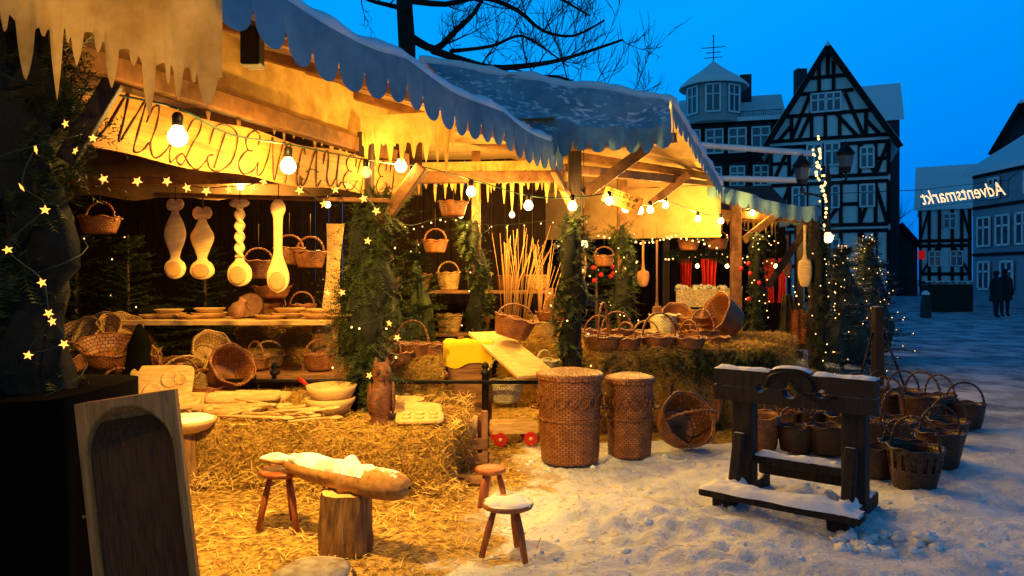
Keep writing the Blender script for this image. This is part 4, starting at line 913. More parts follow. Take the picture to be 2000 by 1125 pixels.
mb=MB(); mb.box((0,0,.12),(.42,.2,.03)); mb.box((0,-.09,.17),(.42,.02,.08)); mb.box((0,.09,.17),(.42,.02,.08)); build(mb,'tray',m_palex,t_,False,bevel=.004)
for sx_ in(-.14,.14):
    for sy_ in(-.12,.12):
        mb=MB(); mb.lathe([(.001,-.01),(.056,-.01),(.062,-.008),(.062,.008),(.056,.01),(.001,.01)],20,M=Matrix.Rotation(PI/2,4,'X'),c=(sx_,sy_,.064)); wh=build(mb,'wheel',m_redp,t_,False)
        mb=MB(); mb.lathe([(.001,-.02),(.018,-.018),(.018,.018),(.001,.02)],12,M=Matrix.Rotation(PI/2,4,'X'),c=(sx_,sy_,.064)); build(mb,'hub',m_pale,wh)
x,y=at_(912,6.1); t_=thing('open_crate','rough upright open wooden crate with a bucket right of the front bale','crate',(x,y,0),rotz=.2)
for k,(dx,dy) in enumerate(((-.13,-.1),(.13,-.1),(.13,.1),(-.13,.1))): mb=MB(); mb.box((dx,dy,.2+.03*(k%2)),(.05,.05,.4+.06*(k%2))); build(mb,'corner_post',m_wood,t_,False,bevel=.005)
mb=MB()
for z in(.08,.2): mb.box((0,-.13,z),(.3,.02,.09)); mb.box((.16,0,z),(.02,.2,.09)); mb.box((-.16,0,z),(.02,.2,.09))
build(mb,'slats',m_woodx,t_,False,bevel=.004)
t_=thing('small_bucket','small pale bucket standing in the rough crate','bucket',(x,y,.18)); mb=MB(); mb.lathe([(.001,0),(.07,0),(.09,.22),(.08,.22),(.065,.02),(.001,.02)],18); build(mb,'bucket_body',m_pale,t_)
mb=MB(); p=G(925,945); mb.beam((p.x-.15,p.y+.05,.03),(p.x+.12,p.y-.02,.03),.1,.05); top(mb,'wood_offcut',m_woodx,'flat wood offcut lying on the straw right of the front bale','wood',smooth=False,bevel=.01)
for i,(px,Y,hh_) in enumerate([(990,9.0,1.4),(1060,9.2,1.25),(1015,9.3,1.45)]):
    x,y=at_(px,Y); t_=thing('stick_bundle',['left bundle of long thin willow rods behind the ramp basket','right bundle of long thin willow rods leaning outward','middle bundle of willow rods behind the ramp basket'][i],'willow rods',(x,y,.8),group='bundles of long willow rods')
    mb=MB()
    for k in range(18):
        a_=U(0,2*PI); b_=U(.03,.34); mb.tube([(math.cos(a_)*.04,math.sin(a_)*.04,0),(math.cos(a_)*b_*.5+.03*i,math.sin(a_)*b_*.4,hh_*.5),(math.cos(a_)*b_+.06*i,math.sin(a_)*b_*.6,hh_*U(.7,1))],[.005,.004,.002],4)
    build(mb,'rods',m_hollow,t_)
def hung(label,px,py0,py1,Y,wpx,m,head=.4):
    a_=P(px,py0,Y); b_=P(px,py1,Y); L_=a_.z-b_.z; w_=wpx/2/F*Y; t_=thing('wooden_paddle',label,'paddle',tuple(b_),group='long handled paddles and brushes hanging from beams',rotz=U(-.4,.4))
    mb=MB(); pr=cat([(.02,0),(.6,.02),(1,head*.4),(.9,head*.8),(.25,head),(.2,.9),(.25,1),(.01,1.0)],4); mb.lathe([(max(.001,r_*w_),z_*L_) for r_,z_ in pr],14,sy=.25); build(mb,'paddle_body',m,t_)
    mb=MB(); mb.tube([(0,0,L_),(0,0,L_+.2)],.004,4); build(mb,'hanging_cord',m_dark,t_)
hung('broad oval brush hanging right of the hampers post',1132,470,555,8.2,26,m_palex,.9)
hung('long handled paddle hanging left of the white basket',1256,470,560,9.4,24,m_wood,.4)
hung('broom like paddle standing behind the white basket',1283,470,640,9.8,22,m_wood,.3)
hung('big paddle hanging at the right end of the far stall',1572,440,560,10.9,26,m_palex,.5)
hung('paddle hanging beside the big one at the far right stall',1538,460,540,11.8,18,m_wood,.5)
# ------------------------------------------------------------ stall B and C
stB=thing('market_stall','middle market stall with a steep canvas roof jutting towards the street','market stall',(1.2,8.8,0))
def quad(a,b,c,d,sag=.06,fr=2,fold=0):
    a,b,c,d=map(Vector,(a,b,c,d))
    def f(u,v):
        p=a.lerp(b,u).lerp(d.lerp(c,u),v); return p+Vector((0,-fold*noise.noise(Vector((u*9,v*1.2,2)))*(1-.6*v),-sag*math.sin(PI*u)*math.sin(PI*v)-sag*.4*abs(math.sin(PI*fr*u))*(1-v)+.05*noise.noise(p*2.0)+.015*noise.noise(p*7)))
    return f
NL=(.1,6.75,2.86);NR=(1.5,7.0,2.98);RR=(1.6,7.55,3.36);RL=(-1.0,8.0,3.86);FR=(2.98,10.6,2.86);FL=(-.4,12.4,2.9)
qB=quad(NL,NR,RR,RL,.06,3,.16)
mb=MB(); mb.grid(70,26,qB); build(mb,'front_canvas',m_canvs,stB,True,True)
mb=MB(); mb.grid(30,20,quad(RR,FR,FL,RL,.08)); build(mb,'roof_canvas',m_canvas,stB,True,True)
mb=MB(); mb.grid(12,4,lambda u,v: Vector(FR).lerp(Vector(FL),u)+Vector((0,0,-.75*v))); build(mb,'rear_canvas',m_canvas,stB,True,True)
mb=MB(); scallop(mb,lambda u: qB(u,0)+Vector((0,-.012,.01)),9,.12,.11); build(mb,'scalloped_valance',m_canvb,stB,True,True)
mb=MB(); scallop(mb,lambda u: (Vector(NR).lerp(Vector(RR),u/.12) if u<.12 else Vector(RR).lerp(Vector(FR),(u-.12)/.88))+Vector((.02,0,.0)),18,.12,.1); build(mb,'street_valance',m_canvb,stB,True,True)
mb=MB(); q=[qB(i/30,1)+Vector((0,0,.01)) for i in range(31)]+[Vector(RR).lerp(Vector(FR),i/30)+Vector((0,0,.01)) for i in range(1,31)]
mb.tube(q,[.045+.035*noise.noise(Vector((i*.4,0,3))) for i in range(61)],8); build(mb,'snow_on_ridge',m_snow,stB,True,True)
mb=MB(); mb.grid(26,8,lambda u,v: Vector(roofedge(.5+.5*u))+Vector((-.35*v-.03,0,.05+.05*noise.noise(Vector((u*9,v*3,1)))+.08*v))); build(mb,'snow_patch_on_awning',m_snow,stA,True,True)
x7,y7=at_(1122,7.4); partbeam('post',(x7,y7,0),(x7,y7,2.9),.13,.13,m_dark,stB)
x8,y8=at_(1215,9.5); partbeam('post',(x8,y8,0),(x8,y8,2.9),.12,.12,m_beam,stB)
x9,y9=at_(930,8.6); partbeam('post',(x9,y9,0),(x9,y9,3.0),.1,.1,m_beam,stB)
x10,y10=at_(1437,11); partbeam('post',(x10,y10,0),(x10,y10,2.7),.14,.14,m_beam,stB)
partbeam('brace',tuple(P(1140,380,7.5)),tuple(P(1262,290,7.5)),.09,.11,m_beam,stB)
partbeam('brace',tuple(P(1115,400,7.3)),tuple(P(1082,330,6.9)),.06,.08,m_beam,stB)
partbeam('brace',tuple(P(1270,400,9.5)),tuple(P(1345,340,9.5)),.08,.1,m_beam,stB)
partbeam('brace',tuple(P(1452,470,11)),tuple(P(1515,420,11)),.09,.11,m_beam,stB)
partbeam('beam',tuple(P(1110,285,7.3)),tuple(P(1320,270,7.4)),.08,.1,m_beam,stB)
partbeam('beam',tuple(P(1100,330,7.5)),tuple(P(1400,358,10.6)),.08,.1,m_beam,stB)
partbeam('beam',tuple(P(900,270,8.6)),tuple(P(1380,345,9.8)),.08,.1,m_beam,stB)
mb=MB(); fringe(mb,lambda u: P(lerp(800,1110,u),lerp(318,312,u),7.7),22,.1,.1,.3,sd=12,wk=1.3); build(mb,'icicle_fringe',m_felt,stB,True,True)
mb=MB(); fringe(mb,lambda u: P(lerp(1240,1520,u),lerp(415,425,u),11.3),32,.08,.06,.25,sd=13,wk=1.2); build(mb,'rear_icicle_fringe',m_felt,stB,True,True)
stC=thing('market_stall','far market stall with low sagging snowy canvas roof next to the lamp pole','market stall',(3.9,12.3,0))
CL=(2.78,10.6,2.88);CR=(4.5,10.9,2.58);CBR=(5.2,14.5,2.75);CBL=(2.3,13,3.45)
qC=quad(CL,CR,CBR,CBL,.15,1,.1)
mb=MB(); mb.grid(50,24,qC); build(mb,'roof_canvas',m_canvs,stC,True,True)
mb=MB(); mb.grid(30,14,lambda u,v: qC(u,v)+Vector((0,0,-.04))); build(mb,'roof_lining',m_canvas,stC,True,True)
mb=MB(); scallop(mb,lambda u: qC(u,0)+Vector((0,-.02,.01)),14,.14,.09); build(mb,'front_valance',m_canvb,stC,True,True)
mb=MB(); scallop(mb,lambda u: qC(1,u)+Vector((.01,0,.01)),22,.16,.09); build(mb,'street_valance',m_canvb,stC,True,True)
mb=MB(); mb.tube([Vector(CBL).lerp(Vector(CBR),i/20)+Vector((0,0,.04)) for i in range(21)],[.08+.03*noise.noise(Vector((i*.5,1,1))) for i in range(21)],8); build(mb,'snow_on_ridge',m_snow,stC,True,True)
for px,Y in((1590,11),(1560,14.2),(1300,14)):
    x,y=at_(px,Y); partbeam('post',(x,y,0),(x,y,2.6),.13,.13,m_dark,stC)
partbeam('beam',(2.8,11,2.5),(4.5,11.1,2.4),.09,.12,m_beam,stC)
partbeam('brace',tuple(P(1500,560,11.5)),tuple(P(1585,430,11.2)),.08,.1,m_dark,stC)
ct=thing('sales_counter','far counter covered with pale wares before the red curtains','counter',(3.1,12.2,0))
mb=MB(); mb.box((3.15,12.2,.5),(1.1,.6,1.0)); build(mb,'counter_box',m_woodx,ct,False,True,.01)
mb=MB(); mb.box((3.15,11.88,1.2),(1.05,.03,.28)); build(mb,'wares_panel',mat('pale_wares',(.8,.65,.35),(.25,.14,.05),30,.8,.8),ct,False,True)
mb=MB()
for i in range(60): mb.blob((3.15+U(-.5,.5),12.0+U(-.12,.35),1.3+U(.02,.08)),U(.02,.06),7,5,.5,2,i)
build(mb,'wares',m_wickw,ct,True,True)
for i,(px,wd) in enumerate([(1340,26),(1385,34),(1440,20),(1502,22),(1528,16)]):
    a_=P(px,505,13.4); w_=wd/F*13.4; mb=MB(); mb.grid(40,8,lambda u,v: Vector((a_.x+(u-.5)*w_*(1-.2*math.sin(PI*v)),13.4+.05*math.sin(u*26+v),a_.z-.8*v))); top(mb,'red_curtain',m_redc,['leftmost red curtain behind the far counter','wide red curtain behind the middle of the counter','narrow red curtain beside the far garlanded post','red curtain right of the far garlanded post','narrowest red curtain at the right end of the far stall'][i],'curtain','red curtains of the far stall')
for i in range(3):
    p=P([1362,1420,1515][i],520,12.9); t_=thing('hanging_lamp',['left hanging bulb before the red curtains','middle hanging bulb before the red curtains','right hanging bulb before the red curtains'][i],'lamp',tuple(p),group='bulbs hanging before the red curtains'); bulb_parts(t_,(0,0,0),.035,12)
    mb=MB(); mb.tube([(0,0,.1),(0,0,.7)],.004,4); build(mb,'cord',m_iron,t_)
p=P(1140,478,8.6); t_=thing('hanging_lamp','lit pendant lamp hanging right of the hampers post','lamp',tuple(p)); bulb_parts(t_,(0,0,0),.05,40)
mb=MB(); mb.lathe([(.03,.12),(.12,.05),(.13,.04)],18); build(mb,'shade',m_iron,t_); mb=MB(); mb.tube([(0,0,.12),(0,0,1.1)],.004,4); build(mb,'cord',m_iron,t_)
mb=MB(); a_=P(1535,575,11.6)
mb.grid(24,10,lambda u,v: Vector((a_.x+(u-.3)*.45*(.3+v),11.6+.05*math.sin(u*20),a_.z-v*.85))); top(mb,'olive_drape',mat('olive_cloth',(.28,.22,.06),(.12,.09,.03),6,.9,.3),'olive brown cloth draped at the street end of the far stall','cloth')
mb=MB(); a_=P(1560,605,11.4); mb.grid(16,8,lambda u,v: Vector((a_.x+(u-.4)*.32,11.4+.04*math.sin(u*16),a_.z-v*.52))); top(mb,'orange_cloth',m_org,'small orange cloth hanging below the olive drape','cloth')
t_=thing('small_sign','small tilted wooden sign with painted lines under the middle awning','sign',tuple(P(1215,390,7.9)),rot=(0,.35,0))
mb=MB(); mb.box((0,0,0),(.42,.03,.17)); build(mb,'board',m_sign,t_,False,bevel=.005)
mb=MB()
for r_ in range(2):
    for k in range(6):
        for st_ in GL['MULDEN'[k] if r_==0 else 'HAUERE'[k]]: mb.tube([(-.17+.058*k+p_[0]*.045,-.018,.03-.07*r_+p_[1]*.04-.01) for p_ in cat(st_,3)],.002,4)
build(mb,'lettering',m_ink,t_)
t_=thing('market_hut','dark wooden hut closing the view behind the middle stalls','hut',(1.5,16,0))
mb=MB(); mb.box((1.2,16.2,1.6),(9.5,.1,3.2)); 
for i in range(44): mb.box((-3.4+i*.21,16.12,1.6),(.17,.06,3.2))
build(mb,'plank_wall',m_black,t_,False,True)
mb=MB(); mb.beam((-3.5,16.4,3.3),(5.9,16.4,3.3),.1,1.2,(0,.8,.4)); build(mb,'roof',m_slate,t_,False,True)
# ------------------------------------------------------------ pillory
ang=-.68; t_=thing('pillory','low dark wooden pillory dusted with snow on a beam base','pillory',(1.95,5.07,0),rotz=ang)
def pb_(name,a_,b_,w_,h_,m=m_darks,up=(0,0,1)):
    mb=MB(); mb.beam(a_,b_,w_,h_,up); return build(mb,name,m,t_,False,bevel=.015)
def strip(name,a_,b_,w_,h_):
    a_=Vector(a_);b_=Vector(b_); d_=b_-a_; s_=Vector((0,0,1)).cross(d_).normalized(); mb=MB()
    mb.grid(60,10,lambda u,v: a_+d_*u+s_*(v-.5)*w_*(1+.35*noise.noise(Vector((u*5,v,a_.x*9))))+Vector((0,0,h_*(math.sin(PI*v)**.5)*(.85+.45*noise.noise(Vector((u*3.5,v*1.2,a_.y*5)))+.25*noise.noise(Vector((u*14,v*4,a_.z))))*min(1,10*min(u,1-u)+.15)))); build(mb,name,m_snow,t_)
for s in(-.37,.37):
    pb_('upright',(s,0,.03),(s,0,.9),.15,.13)
    pb_('side_foot',(s,-.42,.04),(s,.34,.04),.13,.1)
    pb_('side_brace',(s,-.2,.08),(s,-.09,.45),.08,.06); strip('snow_cap',(s,-.38,.092),(s,-.09,.092),.13,.07)
pb_('base_beam',(-.5,-.42,.1),(.52,-.42,.1),.15,.05); strip('snow_cap',(-.49,-.42,.127),(.51,-.42,.127),.18,.06)
pb_('base_beam',(-.36,.28,.14),(.36,.28,.14),.1,.08); strip('snow_cap',(-.36,.28,.182),(.36,.28,.182),.11,.05)
pb_('cross_rail',(-.3,.02,.26),(.3,.02,.26),.07,.06); strip('snow_cap',(-.3,.02,.292),(.3,.02,.292),.08,.035)
def board_mesh(z0,z1,arch,holes_):
    mb=MB(); n=96; T=.045
    def top_(x): return z1+ (arch*math.sqrt(max(0,1-(x/.14)**2)) if abs(x)<.14 else 0)+.006*noise.noise(Vector((x*9,z1,0)))
    def bot(x):
        z=z0
        for hx,hr in holes_:
            if abs(x-hx)<hr: z=max(z,z0+math.sqrt(hr*hr-(x-hx)**2))
        return z
    for y_ in(-T,T):
        mb.grid(n,2,lambda u,v: Vector((lerp(-.53,.53,u),y_,lerp(bot(lerp(-.53,.53,u)),top_(lerp(-.53,.53,u)),v))))
    for fn in(top_,bot): mb.grid(n,1,lambda u,v: Vector((lerp(-.53,.53,u),lerp(-T,T,v),fn(lerp(-.53,.53,u)))))
    for x_ in(-.53,.53): mb.grid(1,1,lambda u,v: Vector((x_,lerp(-T,T,u),lerp(z0,z1,v))))
    return mb
b1=board_mesh(.79,.9,.035,[(0,.05),(-.2,.028),(.2,.028)]); build(b1,'upper_board',m_darks,t_,False).location=(0,-.115,0)
b2=board_mesh(-.785,-.68,0,[(0,.05),(-.2,.028),(.2,.028)]); b2.v=[(v[0],v[1],-v[2]) for v in b2.v]; build(b2,'lower_board',m_darks,t_,False).location=(0,-.115,0)
strip('snow_cap',(-.53,-.1,.9),(-.13,-.1,.9),.12,.024); strip('snow_cap',(.13,-.1,.9),(.53,-.1,.9),.12,.024)
mb=MB(); mb.grid(24,6,lambda u,v: Vector((lerp(-.13,.13,u),-.115+(v-.5)*.09,.903+.035*math.sqrt(max(0,1-((u-.5)*2)**2))+.014*math.sin(PI*v)))); build(mb,'snow_cap',m_snow,t_)
mb=MB(); mb.tube(cat([(-.16,-.172,.8),(-.12,-.175,.88),(0,-.178,.915),(.12,-.175,.88),(.16,-.172,.8)],5),.011,6); build(mb,'iron_bow',m_iron,t_)
mb=MB(); mb.tube([(-.0,-.175,.86),(.05,-.185,.8),(.2,-.175,.72),(.3,-.175,.78)],.008,6); build(mb,'iron_hasp',m_iron,t_)
x,y=at_(1714,10.6); t_=thing('wooden_post','dark square post with slanting stays beside the frosted firs','post',(x,y,0))
mb=MB(); mb.box((0,0,.56),(.13,.13,1.12)); build(mb,'shaft',m_darks,t_,False,bevel=.01)
for s in(-1,1): mb=MB(); mb.tube([(s*.08,-.02,.75),(s*.33,-.1,0)],.015,6); build(mb,'stay',m_iron,t_)
# ------------------------------------------------------------ lamp post
x,y=at_(1617,15); t_=thing('street_lamp','old fashioned lamp post with two unlit lanterns by the far stall','street lamp',(x,y,0))
mb=MB(); mb.lathe([(.14,0),(.12,.3),(.06,.4),(.045,3.4),(.06,3.5),(.03,3.7),(.001,4.0)],14); build(mb,'pole',m_iron,t_)
for s,zz in((-.52,3.55),(.36,3.8)):
    mb=MB(); mb.tube(cat([(0,0,zz-.45),(s*.5,0,zz-.35),(s,0,zz-.3),(s,0,zz-.15)],5),.022,6); build(mb,'arm',m_iron,t_)
    mb=MB(); mb.lathe([(.1,-.15),(.17,.22),(.2,.24),(.1,.36),(.03,.42),(.001,.5)],6,c=(s,0,zz)); o=build(mb,'lantern',m_iron,t_,False)
    mb=MB(); mb.lathe([(.107,-.1),(.172,.18)],6,c=(s,0,zz)); build(mb,'lantern_glass',m_glass,o,False)
p=P(1617,465,13.5); t_=thing('hanging_lamp','bright round lamp glowing above the frosted firs','lamp',tuple(p)); bulb_parts(t_,(0,0,0),.09,30)
mb=MB(); mb.tube([(0,0,.2),(-.3,0,.6)],.012,5); build(mb,'bracket',m_iron,t_)
for i,(y0_,y1_,xa,xb) in enumerate([(283,300,1365,1590),(348,352,1385,1575)]):
    mb=MB(); mb.tube([P(lerp(xa,xb,k/20),lerp(y0_,y1_,k/20),17) for k in range(21)],[.07+.015*noise.noise(Vector((k*.5,i,0))) for k in range(21)],8); top(mb,'snowy_pole',m_snow,['upper long snow covered pole crossing behind the far stall','lower long snow covered pole crossing behind the far stall'][i],'pole','snow covered poles')
# ------------------------------------------------------------ houses
def house(name,label,cx,cy,W,D,he,hr,rot=0,gable=True,wallm=m_plas,bars=(),wins=(),roofm=m_snow,bw=.22,over=.5):
    t_=thing(name,label,'house',(cx,cy,0),rotz=rot)
    x=W/2; mb=MB()
    if gable: mb.add([(-x,0,0),(x,0,0),(x,0,he),(0,0,hr),(-x,0,he),(-x,D,0),(x,D,0),(x,D,he),(0,D,hr),(-x,D,he)],[[0,1,2,3,4],[9,8,7,6,5],[1,6,7,2],[0,4,9,5],[2,7,8,3],[4,3,8,9]])
    else: mb.add([(-x,0,0),(x,0,0),(x,0,he),(-x,0,he),(-x,D,0),(x,D,0),(x,D,he),(-x,D,he),(-x,D/2,hr),(x,D/2,hr)],[[0,1,2,3],[5,4,7,6],[1,5,6,9,2],[4,0,3,8,7],[3,2,9,8],[6,7,8,9]])
    build(mb,'wall',wallm,t_,False)
    mb=MB(); k=(hr-he)/(x if gable else D/2)
    if gable:
        for s in(-1,1):
            q=[(s*(x+over),-over,he-k*over),(0,-over,hr),(0,D+over,hr),(s*(x+over),D+over,he-k*over)]
            mb.add([(a_,b_,c_+.05) for a_,b_,c_ in q]+[(a_,b_,c_+.35) for a_,b_,c_ in q],[[0,1,2,3],[7,6,5,4],[0,4,5,1],[1,5,6,2],[2,6,7,3],[3,7,4,0]])
        build(mb,'roof',roofm,t_,False)
        mb=MB()
        for s in(-1,1): mb.beam((s*(x+over),-over-.06,he-k*over-.05),(0,-over-.06,hr-.02),.34,.12,(0,1,0))
        build(mb,'bargeboard',m_timb,t_,False)
    else:
        for y0_,y1_ in((-over,D/2),(D+over,D/2)):
            k2=k*over
            q=[(-x-over,y0_,he-k2),(x+over,y0_,he-k2),(x+over,y1_,hr),(-x-over,y1_,hr)]
            mb.add([(a_,b_,c_+.05) for a_,b_,c_ in q]+[(a_,b_,c_+.3) for a_,b_,c_ in q],[[0,1,2,3],[7,6,5,4],[0,4,5,1],[1,5,6,2],[2,6,7,3],[3,7,4,0]])
        build(mb,'roof',roofm,t_,False)
    if bars:
        mb=MB()
        for i,(x0_,z0_,x1_,z1_,*w_) in enumerate(bars):
            ww=(w_[0] if w_ else bw); mb.beam((x0_,-.05-.0025*(i%9),z0_),(x1_,-.05-.0025*(i%9),z1_),ww,.1,(0,1,0))
        build(mb,'timber_frame',m_timb,t_,False)
    for (wx,wz,ww,wh) in wins:
        mb=MB()
        for a_,b_,c_,d_ in((-.5,0,.08,1),(.5,0,.08,1),(0,-.5,1.08,.08),(0,.5,1.08,.08),(0,0,.07,1),(0,.15,1,.06)):
            mb.box((wx+a_*ww,-.14,wz+b_*wh),(max(.07,c_*ww if c_>.5 else .1),.07,max(.07,d_*wh if d_>.5 else .1)))
        wn=build(mb,'window',m_frame,t_,False)
        mb=MB(); mb.box((wx,-.12,wz),(ww,.03,wh)); build(mb,'pane',m_glass,wn,False)
    return t_
Y=45.;s_=Y/F; cx=(1617-1000)*s_; KX=.92
fx=lambda px:((px-1000)*s_-cx)*KX
fz=lambda py:H+(540-py)*s_
B=[]
def bb(x0_,y0_,x1_,y1_,w_=.21): B.append((fx(x0_),fz(y0_),fx(x1_),fz(y1_),w_))
for y_,xa,xb in((270,1500,1734),(283,1500,1734),(345,1503,1732),(358,1503,1732),(440,1503,1732),(452,1503,1732),(180,1562,1666),(222,1535,1698),(150,1582,1652),(520,1503,1732)): bb(xa,y_,xb,y_)
for xx in(1503,1540,1575,1608,1642,1678,1708,1732):
    bb(xx,283,xx,345); bb(xx,358,xx,440); bb(xx,452,xx,590)
for xx in(1545,1585,1612,1640,1690): bb(xx,222,xx,270)
for xx in(1585,1612,1640): bb(xx,180,xx,222)
for xx in(1600,1628): bb(xx,120,xx,180)
bb(1617,95,1617,150)
for a_ in((1545,268,1580,185),(1560,268,1600,185),(1685,268,1650,185),(1672,268,1632,222),(1510,345,1540,283),(1575,283,1540,345),(1678,283,1708,345),(1732,283,1708,345),(1508,440,1542,358),(1575,358,1545,440),(1678,440,1708,358),(1730,440,1706,358),(1610,440,1640,400),(1505,590,1540,452),(1730,590,1680,452),(1520,268,1545,240),(1715,268,1690,240),(1540,400,1575,400),(1642,400,1708,400),(1503,315,1540,315),(1708,315,1732,315)): bb(*a_)
WN=[(fx(1598),fz(200),.8,1.1),(fx(1628),fz(200),.8,1.1),(fx(1625),fz(302),.8,1.3),(fx(1590),fz(302),.8,1.3),(fx(1625),fz(385),.75,1.3),(fx(1560),fz(385),.75,1.3),(fx(1692),fz(385),.75,1.3),(fx(1692),fz(312),.7,1.2),(fx(1625),fz(490),.8,1.4),(fx(1692),fz(490),.8,1.4)]
house('half_timbered_house','tall half timbered gabled house, black beams on pale plaster, above the far stall',cx,Y,6.75,9,9.9,15.35,-.40,True,m_plas,B,WN,over=.5)
KX=.96
Y=50.;s_=Y/F; cx=(1425-1000)*s_
B=[];WN=[]
for y_ in(238,300,312,380): bb(1330,y_,1512,y_,.3)
for xx in(1330,1372,1420,1465,1512): bb(xx,238,xx,500,.28)
for xx in(1350,1395,1440,1485): WN.append((fx(xx),fz(275),1.1,1.6)); WN.append((fx(xx),fz(345),.9,1.3))
th=house('turret_house','dark old house with a round roofed corner turret and snowy mansard roof',cx,Y,6.3,8,fz(235),fz(172),-.28,False,m_slate,B,WN,over=.4)
mb=MB(); tx=fx(1393); mb.lathe([(1.95,fz(240)),(1.95,fz(168))],8,c=(tx,.6,0),M=Matrix.Rotation(PI/8,4,'Z')); tu=build(mb,'turret',m_turw,th,False)
mb=MB(); mb.lathe([(2.3,fz(168)),(2.35,fz(165)),(1.7,fz(148)),(1.0,fz(135)),(.35,fz(120)),(.02,fz(112))],16,c=(tx,.6,0)); build(mb,'turret_roof',m_snow,tu)
for k in range(-1,2):
    a_=-PI/2+k*PI/4; cxx=tx+math.cos(a_)*1.85; cyy=.6+math.sin(a_)*1.85; rt=Matrix.Rotation(a_+PI/2,3,'Z'); mb=MB()
    for q in((-.46,0,.12,1.8),(.46,0,.12,1.8),(0,-.9,1.04,.12),(0,.9,1.04,.12),(0,0,.08,1.8),(0,.25,.9,.07)): mb.box(Vector((cxx,cyy,fz(197)))+rt@Vector((q[0],-.06,q[1])),(q[2],.06,q[3]),rt)
    wn=build(mb,'turret_window',m_frame,tu,False); mb=MB(); mb.box(Vector((cxx,cyy,fz(197))),(.92,.03,1.8),rt); build(mb,'pane',m_glass,wn,False)
mb=MB(); mb.tube([(tx,.6,fz(118)),(tx,.6,fz(60))],.04,6)
for y_,hw in((85,.8),(95,.5),(105,.6)): mb.tube([(tx-hw,.6,fz(y_)),(tx+hw,.6,fz(y_))],.03,5)
build(mb,'antenna',m_iron,th)
mb=MB(); mb.box((fx(1458),3,fz(165)),(.8,.7,2.6)); build(mb,'chimney',m_slate,th,False)
mb=MB()
for k in range(22): mb.box((fx(1435)+k*.14,-.3,fz(226)),(.03,.03,.3))
mb.box((fx(1478),-.3,fz(221)),(3.1,.04,.04)); build(mb,'roof_railing',m_iron,th,False)
house('snowy_roofed_house','house behind the half timbered gable showing a snowy roof and dark edge',(1700-1000)*60/F,60,4.2,8,14.2,17.6,-.42,False,m_slate,over=.3)
mb=MB(); p=P(1563,150,52); mb.box((p.x,p.y,p.z-1.5),(.7,.7,4)); top(mb,'chimney_stack',m_slate,'dark chimney behind the left slope of the half timbered gable','chimney',smooth=False)
KX=.87
Y=72.;s_=Y/F; cx=(1846-1000)*s_; B=[];WN=[]
for y_ in(405,470,480,535): bb(1797,y_,1895,y_,.32)
for xx in(1797,1815,1835,1860,1878,1893): bb(xx,405,xx,560,.28)
for q in((1797,470,1815,405),(1895,470,1878,405),(1800,535,1833,480),(1893,535,1862,480)): bb(*q)
WN=[(fx(1855),fz(432),1.0,1.4),(fx(1826),fz(505),1.0,1.4),(fx(1868),fz(505),1.0,1.4)]
house('far_half_timbered_house','low half timbered house with broad snowy roof at the end of the street',cx,Y,4.5,9,fz(403),fz(318),-.53,False,m_plas,B,WN,over=.4)
WN=[(-3.0,3.9,1.0,1.5),(-1.5,3.9,1.0,1.5),(.0,3.9,1.0,1.5),(1.6,3.9,1.0,1.5),(-3.0,1.6,.9,1.4),(-1.2,1.6,.9,1.4),(.8,1.6,.9,1.4),(-2.2,6.1,.8,1.0),(.5,6.1,.8,1.0)]
B=[(-4,2.7,4,2.7,.16),(-4,5.2,4,5.2,.16),(-4,6.9,4,6.9,.2)]
house('grey_blue_house','grey blue plastered house with snowy roof at the right edge of the street',24.9,36,8.2,8,7.1,9.6,-PI/2,False,m_plasb,B,WN,over=.4)
house('dark_gabled_house','dark gabled house with steep snowy roof rising behind the grey blue house',31.6,46,2.6,5,9.8,12.2,-.72,True,m_slate,(),[(0,8.6,.8,1.1)],over=.3)
house('low_dark_house','low dark house between the tall gable and the street end',(1762-1000)*60/F,60,2.2,6,4.2,5.6,-.4,True,m_slate,roofm=m_slate,over=.2)
# Advent sign
Y=34.; cu=bpy.data.curves.new('advent_text','FONT'); cu.body='Adventsmarkt'; cu.size=1.0; cu.shear=.35; cu.fill_mode='NONE'; cu.bevel_depth=.014; cu.bevel_resolution=1; cu.resolution_u=3; cu.align_x='CENTER'; cu.offset=-.014
to=bpy.data.objects.new('advent_text',cu); C.objects.link(to); dg=bpy.context.evaluated_depsgraph_get(); dg.update(); me=bpy.data.meshes.new_from_object(to.evaluated_get(dg)); bpy.data.objects.remove(to)
xsz=max(v.co.x for v in me.vertices)-min(v.co.x for v in me.vertices)
me.materials.clear(); me.materials.append(m_adv)
p=P(1884,390,Y); t_=thing('advent_sign','glowing Adventsmarkt lettering hung across the street, seen from behind','illuminated sign',tuple(p))
o=build(None,'glowing_letters',None,t_,me=me); sc_=3.9/xsz; o.scale=(sc_,sc_*1.35,sc_); o.rotation_euler=Euler((PI/2,0.12,PI))
for nm_,A_,B_ in(('lower_frame_rod',(-1.98,.0,-.36),(2.0,0,.12)),('upper_frame_rod',(-1.98,.0,.45),(2.0,0,.9)),('end_frame_rod',(-1.98,.0,-.36),(-1.98,0,.45)),('end_frame_rod',(2.0,0,.12),(2.0,0,.9))):
    mb=MB(); mb.tube([A_,B_],.012,5); build(mb,nm_,m_iron,t_)
mb=MB(); mb.tube([(2.0,0,.9),(3.6,1.5,1.6)],.02,5); mb.tube([(-1.98,0,.45),(-4.2,20,2.2)],.02,5); build(mb,'span_wires',m_iron,t_)
p=P(1800,498,40); t_=thing('red_shop_sign','small glowing red sign board at the street end','sign',tuple(p)); mb=MB(); mb.box((0,0,0),(.34,.1,.46)); build(mb,'panel',emat('red_sign_glow',(.7,.015,.02),.4),t_,False); mb=MB(); mb.box((0,.1,-.9),(.08,.08,2.6)); build(mb,'mast',m_iron,t_,False)
